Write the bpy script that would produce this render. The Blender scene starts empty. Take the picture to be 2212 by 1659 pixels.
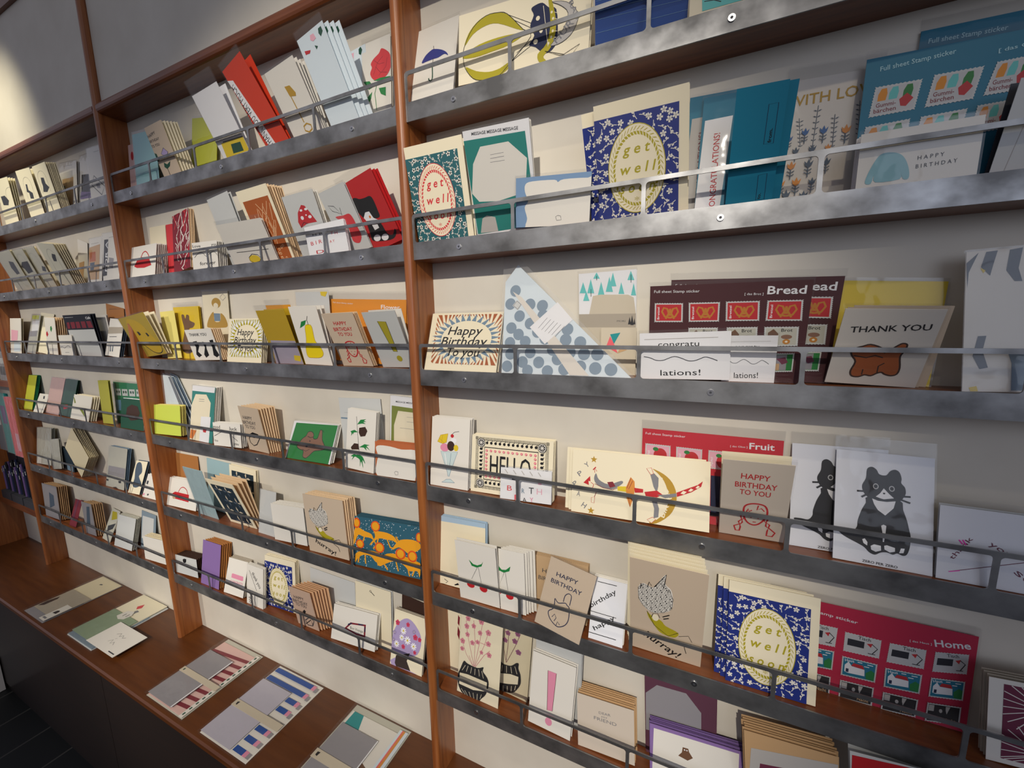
import bpy, bmesh, math, random
from mathutils import Matrix, Vector
C = bpy.context.scene.collection
random.seed(7)
OZ = 1.837                       # height of the top row of screws above the floor

# ------------------------------------------------------------------ camera
CAM = (0.70241, -0.60704, -0.35059 + OZ)
YAW, PITCH, ROLL, FPX = -0.43920, -0.15365, -0.01909, 878.49
fwd = Vector((math.sin(YAW)*math.cos(PITCH), math.cos(YAW)*math.cos(PITCH), math.sin(PITCH)))
r0 = Vector((math.cos(YAW), -math.sin(YAW), 0)); u0 = r0.cross(fwd)
rt = r0*math.cos(ROLL) + u0*math.sin(ROLL); up = -r0*math.sin(ROLL) + u0*math.cos(ROLL)
cd = bpy.data.cameras.new('camera'); cam = bpy.data.objects.new('camera', cd); C.objects.link(cam)
cam.matrix_world = Matrix(((rt.x, up.x, -fwd.x, CAM[0]), (rt.y, up.y, -fwd.y, CAM[1]), (rt.z, up.z, -fwd.z, CAM[2]), (0, 0, 0, 1)))
cd.sensor_fit = 'HORIZONTAL'; cd.sensor_width = 36; cd.lens = FPX*36/2212; cd.clip_start = 0.01
bpy.context.scene.camera = cam

# ------------------------------------------------------------------ world
W = bpy.data.worlds.new('room_light'); bpy.context.scene.world = W; W.use_nodes = True
nt = W.node_tree; bgn = nt.nodes['Background']
tc = nt.nodes.new('ShaderNodeTexCoord'); sp = nt.nodes.new('ShaderNodeSeparateXYZ'); nt.links.new(tc.outputs['Generated'], sp.inputs[0])
cr = nt.nodes.new('ShaderNodeValToRGB'); nt.links.new(sp.outputs['Z'], cr.inputs[0])
mr = nt.nodes.new('ShaderNodeMapRange'); mr.inputs[1].default_value = -1; mr.inputs[2].default_value = 1
nt.links.new(sp.outputs['Z'], mr.inputs[0]); nt.links.new(mr.outputs[0], cr.inputs[0])
RS = ((.0, (.010, .009, .008)), (.34, (.020, .018, .016)), (.50, (.42, .41, .49)), (.62, (.58, .58, .70)), (.78, (.26, .26, .30)), (1.0, (.12, .12, .14)))
while len(cr.color_ramp.elements) < len(RS): cr.color_ramp.elements.new(.5)
for el, (p_, c_) in zip(cr.color_ramp.elements, RS): el.position = p_; el.color = c_ + (1,)
nt.links.new(cr.outputs[0], bgn.inputs[0]); bgn.inputs[1].default_value = 0.62

# ------------------------------------------------------------------ lamps of the shop
def spot(name, loc, to, power, col, deg, blend=.6, rad=.03):
    l = bpy.data.lights.new(name, 'SPOT'); l.energy = power; l.color = col; l.spot_size = math.radians(deg); l.spot_blend = blend
    l.shadow_soft_size = rad; o = bpy.data.objects.new(name, l); C.objects.link(o); o.location = loc
    d = Vector(to) - Vector(loc); o.rotation_euler = d.to_track_quat('-Z', 'Y').to_euler(); return o
WARM = (1.0, .86, .66); NEUT = (1.0, .92, .80)
spot('far_spot', (1.0, -3.2, 3.25), (-.05, 0, 1.10), 480, NEUT, 31, .55, .04)
spot('far_spot', (-1.9, -3.2, 3.25), (-1.25, 0, 1.10), 260, NEUT, 29, .6, .04)
spot('near_spot', (1.30, -.85, 2.80), (.30, 0, 1.42), 19, WARM, 56, .9, .018)
spot('near_spot', (-1.30, -.50, 2.75), (-1.50, .03, 1.80), 52, (1., .92, .70), 52, .9, .02)
ar = bpy.data.lights.new('window_glow', 'AREA'); ar.energy = 13; ar.color = (.74, .83, 1.0); ar.shape = 'RECTANGLE'; ar.size = 1.7; ar.size_y = 1.3
ao = bpy.data.objects.new('window_glow', ar); C.objects.link(ao); ao.location = (2.5, -2.7, 2.15)
ao.rotation_euler = (Vector((.9, 0, 1.5)) - ao.location).to_track_quat('-Z', 'Y').to_euler()

vs = bpy.context.scene.view_settings
vs.view_transform = 'Standard'; vs.look = 'None'; vs.gamma = 1; vs.use_curve_mapping = False; vs.exposure = 0.0
bpy.context.scene.cycles.transparent_max_bounces = 24

# ------------------------------------------------------------------ materials
def lin(h):
    f = lambda c: c/12.92 if c <= .04045 else ((c+.055)/1.055)**2.4
    return tuple(f(int(h[i:i+2], 16)/255) for i in (0, 2, 4)) + (1,)
PAL = dict(black='17171a', white='e4e4e6', paper='dcd8cf', paperw='d6cfc4', papergrey='b4b0ab', cream='e6dcc0', creaml='e8e0c4', creamd='d8ccac', coolwhite='dadce2',
 kraft='b79a76', kraftl='c4b29c', kraftw='cbbfb0', kraftpink='c2a692', kraftd='a8703c', kraftgrey='a89e8e', tan='c09c72', peach='e2c6a0', peachd='d6ac84', beige='c6bba6',
 red='b8232a', redrose='cc3a40', redcard='b81f22', redcard2='c02232', crimson='b81a40', redorange='c8381a', redlion='d4501c', coral='e0606a', maroon='7a2430', rust='a0552a', rustl='b4643c',
 orange='d87a28', orange2='d88a1e', orangef='d0863a', lion='e09a1e', ochre='b08a2c', mustard='b8981a', mustard2='a8902c', olive='a89c20', oliveg='7a8438', yellow='d6bc2a', yellow2='d8b810', yellowb='e2ca18', yellowp='d8cc78',
 lime='bcc03c', lime2='c0cc50', limed='a8a440', green='1f7a34', leaf='1f7a3c', dkgreen='1c4a38', emerald='1f7850', teal='1a7c74', teald='2c5f66', tealart='1f8a8c', tealtext='a8d4dc', ltteal='62c0bc', petrol='2c5a6c', petrold='2a5060', petrolb='10708c',
 aqua='9ccfd0', iceblue='cfdbe2', paleblue='96b2b8', ltblue='7aa6c8', swblue='84b4bc', bluef='7090b4', bluefr='a4bcd0', blue='1f4a94', blueflower='3c6498', royal='1c2c78', umb='26307e', navy='1a2244', navyd='20303c', slate='4a5868', slatel='7c8c98', greyblue='6c8498',
 grey='7c7c80', greyw='c6c8c6', greyc='b8b6a8', greyp='8f8c90', dark='3a3c42', darkn='1c1e28', wine='42141a', plum='6c3046', plumd='5c3848', plumf='94587c', purple='8468a0', purpled='6c5488', purpled2='4a3a60', lilac='a898c0', lilacgrey='a49cac', lilacf='9a8ab0', magenta='e83cb0',
 pink='d88aa4', pinkl='e0a8b8', pinks='c07080', pinkf='d08090', pinkpale='d4b0a8', rosef='c84060', daisy='f0f0f0', brown='6a4a34', browndog='84604c', dkbrown='3c2820', basket='3a302c', eye='b8b8b8', ltglass='c0d0d0', field2='8a9c80', lilacpale='b4b0bc', greyw2='c0c0c0', pretzel='b87828', field='9a9a9a')
MATS = {}
def M(name):
    if name in MATS: return MATS[name]
    m = bpy.data.materials.new(name); m.use_nodes = True; b = m.node_tree.nodes['Principled BSDF']
    b.inputs['Base Color'].default_value = lin(PAL[name]); b.inputs['Roughness'].default_value = .55; b.inputs['Specular IOR Level'].default_value = .35
    MATS[name] = m; return m
def nodes(name):
    m = bpy.data.materials.new(name); m.use_nodes = True; MATS[name] = m; return m, m.node_tree, m.node_tree.nodes['Principled BSDF']
def noise(t, scale, stretch=(1, 1, 1), detail=4, src='Object'):
    tc = t.nodes.new('ShaderNodeTexCoord'); mp = t.nodes.new('ShaderNodeMapping'); mp.inputs['Scale'].default_value = stretch
    n = t.nodes.new('ShaderNodeTexNoise'); n.inputs['Scale'].default_value = scale; n.inputs['Detail'].default_value = detail
    t.links.new(tc.outputs[src], mp.inputs[0]); t.links.new(mp.outputs[0], n.inputs['Vector']); return n
def ramp(t, src, cols):
    r = t.nodes.new('ShaderNodeValToRGB'); e = r.color_ramp.elements
    while len(e) < len(cols): e.new(.5)
    for i, (p, c) in enumerate(cols): e[i].position = p; e[i].color = c
    t.links.new(src, r.inputs[0]); return r
def wood(name, stretch, a, b, rough=.38):
    m, t, p = nodes(name)
    n = noise(t, 9, stretch, 6); r = ramp(t, n.outputs['Fac'], [(.30, lin(a)), (.72, lin(b))])
    n2 = noise(t, 2.2, (1, 1, 1), 3); mx = t.nodes.new('ShaderNodeMix'); mx.data_type = 'RGBA'; mx.blend_type = 'MULTIPLY'; mx.inputs[0].default_value = .35
    t.links.new(r.outputs[0], mx.inputs[6]); t.links.new(n2.outputs['Fac'], mx.inputs[7]); t.links.new(mx.outputs[2], p.inputs['Base Color'])
    p.inputs['Roughness'].default_value = rough; p.inputs['Coat Weight'].default_value = .25; p.inputs['Coat Roughness'].default_value = .25
    bp = t.nodes.new('ShaderNodeBump'); bp.inputs['Strength'].default_value = .06; t.links.new(n.outputs['Fac'], bp.inputs['Height']); t.links.new(bp.outputs[0], p.inputs['Normal'])
    return m
wood('wood_v', (14, 14, .8), '8a4a20', 'ab6834'); wood('wood_h', (.8, 14, 14), '70391a', '8e5028'); wood('wood_bench', (.7, 9, 9), '542a08', '663710', .42)
wood('wood_front_shaded', (.7, 9, 9), '1c0e06', '241208', .65)  # brown bench wood with the shade of the front put into its colour
m, t, p = nodes('steel'); n = noise(t, 16, (1, 1, 1.2), 7); r = ramp(t, n.outputs['Fac'], [(.33, (.12, .12, .122, 1)), (.72, (.42, .425, .43, 1))])
t.links.new(r.outputs[0], p.inputs['Base Color']); p.inputs['Metallic'].default_value = .85
r2 = ramp(t, n.outputs['Fac'], [(.3, (.50, .50, .50, 1)), (.75, (.34, .34, .34, 1))]); t.links.new(r2.outputs[0], p.inputs['Roughness'])
m, t, p = nodes('zinc'); p.inputs['Base Color'].default_value = (.62, .62, .62, 1); p.inputs['Metallic'].default_value = 1; p.inputs['Roughness'].default_value = .28
m, t, p = nodes('plaster'); n = noise(t, 7, (1, 1, 1), 5); r = ramp(t, n.outputs['Fac'], [(.3, lin('c9c2b4')), (.75, lin('d6d0c3'))])
t.links.new(r.outputs[0], p.inputs['Base Color']); p.inputs['Roughness'].default_value = .6
m, t, p = nodes('slate_tile')
tc = t.nodes.new('ShaderNodeTexCoord'); br = t.nodes.new('ShaderNodeTexBrick'); t.links.new(tc.outputs['Object'], br.inputs[0])
br.offset = 0; br.inputs['Scale'].default_value = 1; br.inputs['Brick Width'].default_value = .1835; br.inputs['Row Height'].default_value = .30; br.inputs['Mortar Size'].default_value = .0035
br.inputs['Color1'].default_value = lin('14171a'); br.inputs['Color2'].default_value = lin('101314'); br.inputs['Mortar'].default_value = lin('4a4844')
t.links.new(br.outputs[0], p.inputs['Base Color']); p.inputs['Roughness'].default_value = .5
def film(name, haze, rough, bump):
    m = bpy.data.materials.new(name); m.use_nodes = True; t = m.node_tree; t.nodes.clear(); MATS[name] = m
    out = t.nodes.new('ShaderNodeOutputMaterial'); tr = t.nodes.new('ShaderNodeBsdfTransparent'); tr.inputs[0].default_value = (.95, .95, .95, 1)
    gl = t.nodes.new('ShaderNodeBsdfGlossy'); gl.inputs['Roughness'].default_value = rough; df = t.nodes.new('ShaderNodeBsdfDiffuse'); df.inputs[0].default_value = (.75, .75, .76, 1)
    m1 = t.nodes.new('ShaderNodeMixShader'); m1.inputs[0].default_value = haze; t.links.new(tr.outputs[0], m1.inputs[1]); t.links.new(df.outputs[0], m1.inputs[2])
    fr = t.nodes.new('ShaderNodeLayerWeight'); fr.inputs[0].default_value = .5
    pw = t.nodes.new('ShaderNodeMath'); pw.operation = 'POWER'; pw.inputs[1].default_value = 4.0; t.links.new(fr.outputs['Facing'], pw.inputs[0])
    ma = t.nodes.new('ShaderNodeMath'); ma.operation = 'MULTIPLY_ADD'; ma.inputs[1].default_value = .6; ma.inputs[2].default_value = .022; t.links.new(pw.outputs[0], ma.inputs[0])
    m2 = t.nodes.new('ShaderNodeMixShader'); t.links.new(ma.outputs[0], m2.inputs[0]); t.links.new(m1.outputs[0], m2.inputs[1]); t.links.new(gl.outputs[0], m2.inputs[2])
    n = noise(t, 26, (1, 1, 1), 2); bp = t.nodes.new('ShaderNodeBump'); bp.inputs['Strength'].default_value = bump; bp.inputs['Distance'].default_value = .004
    t.links.new(n.outputs['Fac'], bp.inputs['Height'])
    for s in (gl, fr): t.links.new(bp.outputs[0], s.inputs['Normal'])
    t.links.new(m2.outputs[0], out.inputs[0]); return m
film('clear_film', .018, .06, .35); film('crinkled_film', .12, .10, 1.0)

# ------------------------------------------------------------------ mesh helpers
class MB:
    def __init__(s): s.v = []; s.f = []; s.m = []; s.names = []
    def mi(s, n):
        if n not in s.names: s.names.append(n)
        return s.names.index(n)
    def face(s, pts, mat):
        i = len(s.v); s.v += pts; s.f.append(tuple(range(i, i+len(pts)))); s.m.append(s.mi(mat))
    def box(s, x0, x1, y0, y1, z0, z1, mat, front=None):
        P = [(x0,y0,z0),(x1,y0,z0),(x1,y1,z0),(x0,y1,z0),(x0,y0,z1),(x1,y0,z1),(x1,y1,z1),(x0,y1,z1)]; i = len(s.v); s.v += P
        for k, q in enumerate(((0,3,2,1),(4,5,6,7),(0,1,5,4),(1,2,6,5),(2,3,7,6),(3,0,4,7))):
            s.f.append(tuple(i+j for j in q)); s.m.append(s.mi(front if front and k == 2 else mat))
    def prism(s, pts, y0, y1, mat, axis='y'):
        f = (lambda a, b, c: (a, c, b)) if axis == 'y' else (lambda a, b, c: (a, b, c)) if axis == 'z' else (lambda a, b, c: (c, a, b))
        n = len(pts); i = len(s.v); s.v += [f(a, b, y0) for a, b in pts] + [f(a, b, y1) for a, b in pts]; k = s.mi(mat)
        s.f.append(tuple(range(i, i+n))); s.f.append(tuple(range(i+2*n-1, i+n-1, -1))); s.m += [k, k]
        for j in range(n): s.f.append((i+j, i+n+j, i+n+(j+1) % n, i+(j+1) % n)); s.m.append(k)
    def mesh(s, name):
        me = bpy.data.meshes.new(name); me.from_pydata(s.v, [], s.f)
        for n in s.names: me.materials.append(MATS[n] if n in MATS else M(n))
        me.polygons.foreach_set('material_index', s.m); me.update(); return me
    def build(s, name, parent=None, fix=False):
        me = s.mesh(name)
        if fix:
            b = bmesh.new(); b.from_mesh(me); bmesh.ops.recalc_face_normals(b, faces=b.faces); b.to_mesh(me); b.free()
        o = bpy.data.objects.new(name, me); C.objects.link(o)
        if parent: o.parent = parent
        return o
def tag(o, label=None, cat=None, group=None, kind=None):
    for k, v in (('label', label), ('category', cat), ('group', group), ('kind', kind)):
        if v: o[k] = v
    return o
def empty(name, loc): o = bpy.data.objects.new(name, None); C.objects.link(o); o.location = loc; o.empty_display_size = .05; return o

# ------------------------------------------------------------------ the room
ZS = [OZ - .2257*i for i in range(6)]          # screw height of each shelf row
YB = .056                                      # back wall
m = MB(); m.box(-5, 4.5, -5, .30, -.05, 0, 'slate_tile'); tag(m.build('floor'), kind='structure').location = (0, 0, 0)
m = MB(); m.box(-5, 4.5, YB, .30, 0, 3.4, 'plaster'); tag(m.build('wall_back'), kind='structure')

shelf = empty('wall_shelving', (-.285, .03, .5)); tag(shelf, 'reddish wooden wall shelving with steel fronted card shelves above the bench', 'shelving')
def part(mb, name, parent=None, fix=False):
    o = mb.build(name, None, fix); o.parent = parent or shelf
    o.matrix_parent_inverse = Matrix.Translation(-Vector((parent or shelf).location)); return o
def fixpart(mb, name, parent):                  # sub-part of a part that already sits at the origin
    o = mb.build(name, None, False); o.parent = parent; return o
DIV = [-1.78, -.78, .22, 1.22, 2.22]
def half_round(x, w, d, n=10): return [(x-w/2, .004)] + [(x - w/2*math.cos(math.pi*i/n), -d*math.sin(math.pi*i/n)**.7 - .001) for i in range(n+1)] + [(x+w/2, .004)]
for x in DIV:
    m = MB(); m.prism(half_round(x, .0185, .009), .5, 2.75, 'wood_v', 'z'); m.box(x-.0082, x+.0082, .004, YB, .5, 2.75, 'wood_v'); part(m, 'divider', fix=True)
for b in range(4):
    x0, x1 = DIV[b]+.0082, DIV[b+1]-.0082
    xa, xb = DIV[b]+.0096, DIV[b+1]-.0096
    # top board with a rounded nose
    m = MB(); zt = OZ+.224
    nose = [(YB, zt-.0125), (.004, zt-.0125)] + [(.0-.009*math.sin(math.pi*i/8), zt-.0125*math.cos(math.pi*i/8)) for i in range(9)] + [(.004, zt+.0125), (YB, zt+.0125)]
    m.prism(nose, xa, xb, 'wood_h', 'x'); part(m, 'top_board', fix=True)
    m = MB(); m.box(xa, xb, .006, .010, zt+.0125, 2.435, 'plaster'); part(m, 'upper_panel')
    m = MB(); m.box(xa, xb, -.004, .020, 2.435, 2.475, 'wood_h'); part(m, 'upper_rail')
    for r in range(6):
        zs = ZS[r]
        m = MB(); m.box(x0, x1, .0012, YB, zs-.0142, zs+.013, 'wood_h'); part(m, 'shelf_board')
        # steel front: strip, handrail and pickets cut from one sheet
        cuts = [xa] + [x0 + .196*k - .0002 for k in (1, 2, 3, 4)] + [xb]; bot, mid, top = zs-.0145, zs+.0150, zs+.0625
        bm = bmesh.new(); vc = {}
        def V(x, z):
            k = (round(x, 6), round(z, 6))
            if k not in vc: vc[k] = bm.verts.new((x, -.0010, z))
            return vc[k]
        T2 = .0028
        for k in range(5):
            a, c = cuts[k], cuts[k+1]; ia, ic = a+(T2 if k else .0045), c-(T2 if k < 4 else .0045); iz0, iz1 = mid, top-.0058; R = .0045; inner = []; outer = []
            for (cx, cz, a0, ox, oz, rnd) in ((ia+R, iz0+R, 180, a, mid-.0001, 0), (ic-R, iz0+R, 270, c, mid-.0001, 0), (ic-R, iz1-R, 0, c, top, k == 4), (ia+R, iz1-R, 90, a, top, k == 0)):
                for j in range(5):
                    t_ = math.radians(a0+22.5*j); inner.append((cx+R*math.cos(t_), cz+R*math.sin(t_)))
                    if rnd: outer.append((ox+(-.006 if ox == c else .006)+.006*math.cos(t_), oz-.006+.006*math.sin(t_)))
                    else: outer.append((ox, oz))
            for j in range(20):
                j2 = (j+1) % 20; q = []
                for p_ in (outer[j], outer[j2], inner[j2], inner[j]):
                    v_ = V(*p_)
                    if v_ not in q: q.append(v_)
                if len(q) > 2: bm.faces.new(q)
            bm.faces.new((V(a, bot), V(c, bot), V(c, mid-.0001), V(a, mid-.0001)))
        bmesh.ops.recalc_face_normals(bm, faces=bm.faces)
        g = bmesh.ops.extrude_face_region(bm, geom=bm.faces[:]); bmesh.ops.translate(bm, verts=[v for v in g['geom'] if isinstance(v, bmesh.types.BMVert)], vec=(0, .0020, 0))
        bmesh.ops.recalc_face_normals(bm, faces=bm.faces)
        me = bpy.data.meshes.new('steel_rail'); bm.to_mesh(me); bm.free(); me.materials.append(MATS['steel'])
        rail = bpy.data.objects.new('steel_rail', me); C.objects.link(rail); rail.parent = shelf; rail.matrix_parent_inverse = Matrix.Translation(-Vector(shelf.location))
        for sx in (.3245, .7152, 1.1065):
            x = (b-2) + sx + .0; m = MB()
            if x > xb - .02: continue
            ring = [(x+.0042*math.cos(i*math.pi/7), zs+.0042*math.sin(i*math.pi/7)) for i in range(14)]
            m.prism(ring, -.0026, -.0008, 'zinc'); hexa = [(x+.0018*math.cos(i*math.pi/3), zs+.0018*math.sin(i*math.pi/3)) for i in range(6)]
            m.face([(a_, -.00265, b_) for a_, b_ in hexa], 'dark'); fixpart(m, 'screw', rail)
# bench below
bench = empty('wooden_bench', (-.4, -.06, 0)); tag(bench, 'long low wooden bench under the card shelves with letter sets on it', 'bench')
YF = -.176
m = MB(); m.prism([(YB, .478), (-.160, .478), (YF+.004, .478), (YF, .483), (YF, .495), (YF+.004, .4995), (YB, .4998)], -3.6, 2.6, 'wood_bench', 'x'); part(m, 'bench_top', bench, True)
for x0, x1 in ((-3.6, -2.9), (-2.9, -1.9), (-1.9, -.9), (-.9, .1), (.1, 1.1), (1.1, 2.6)):
    m = MB(); m.box(x0+.0015, x1-.0015, -.162, -.146, .03, .470, 'wood_front_shaded'); part(m, 'front_panel', bench)
m = MB(); m.box(-3.6, 2.6, -.158, YB-.002, .0, .477, 'wood_front_shaded'); part(m, 'carcass', bench)
m = MB(); m.box(-2.60, -1.875, -.30, -.166, .002, .150, 'paperw'); tag(m.build('white_crate'), 'plain white low crate on the floor at the far end of the bench', 'crate')
# the end bay left of the leftmost divider
m = MB(); m.box(-2.23, -2.205, -.10, YB, .5, 2.05, 'wood_v'); part(m, 'end_panel')
m = MB(); m.box(-2.205, -1.79, -.004, YB, OZ-.575, OZ-.552, 'wood_h'); part(m, 'deep_shelf')
m = MB(); m.box(-2.205, -1.79, -.004, YB, OZ-1.130, OZ-1.108, 'wood_h'); part(m, 'deep_shelf')

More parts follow.
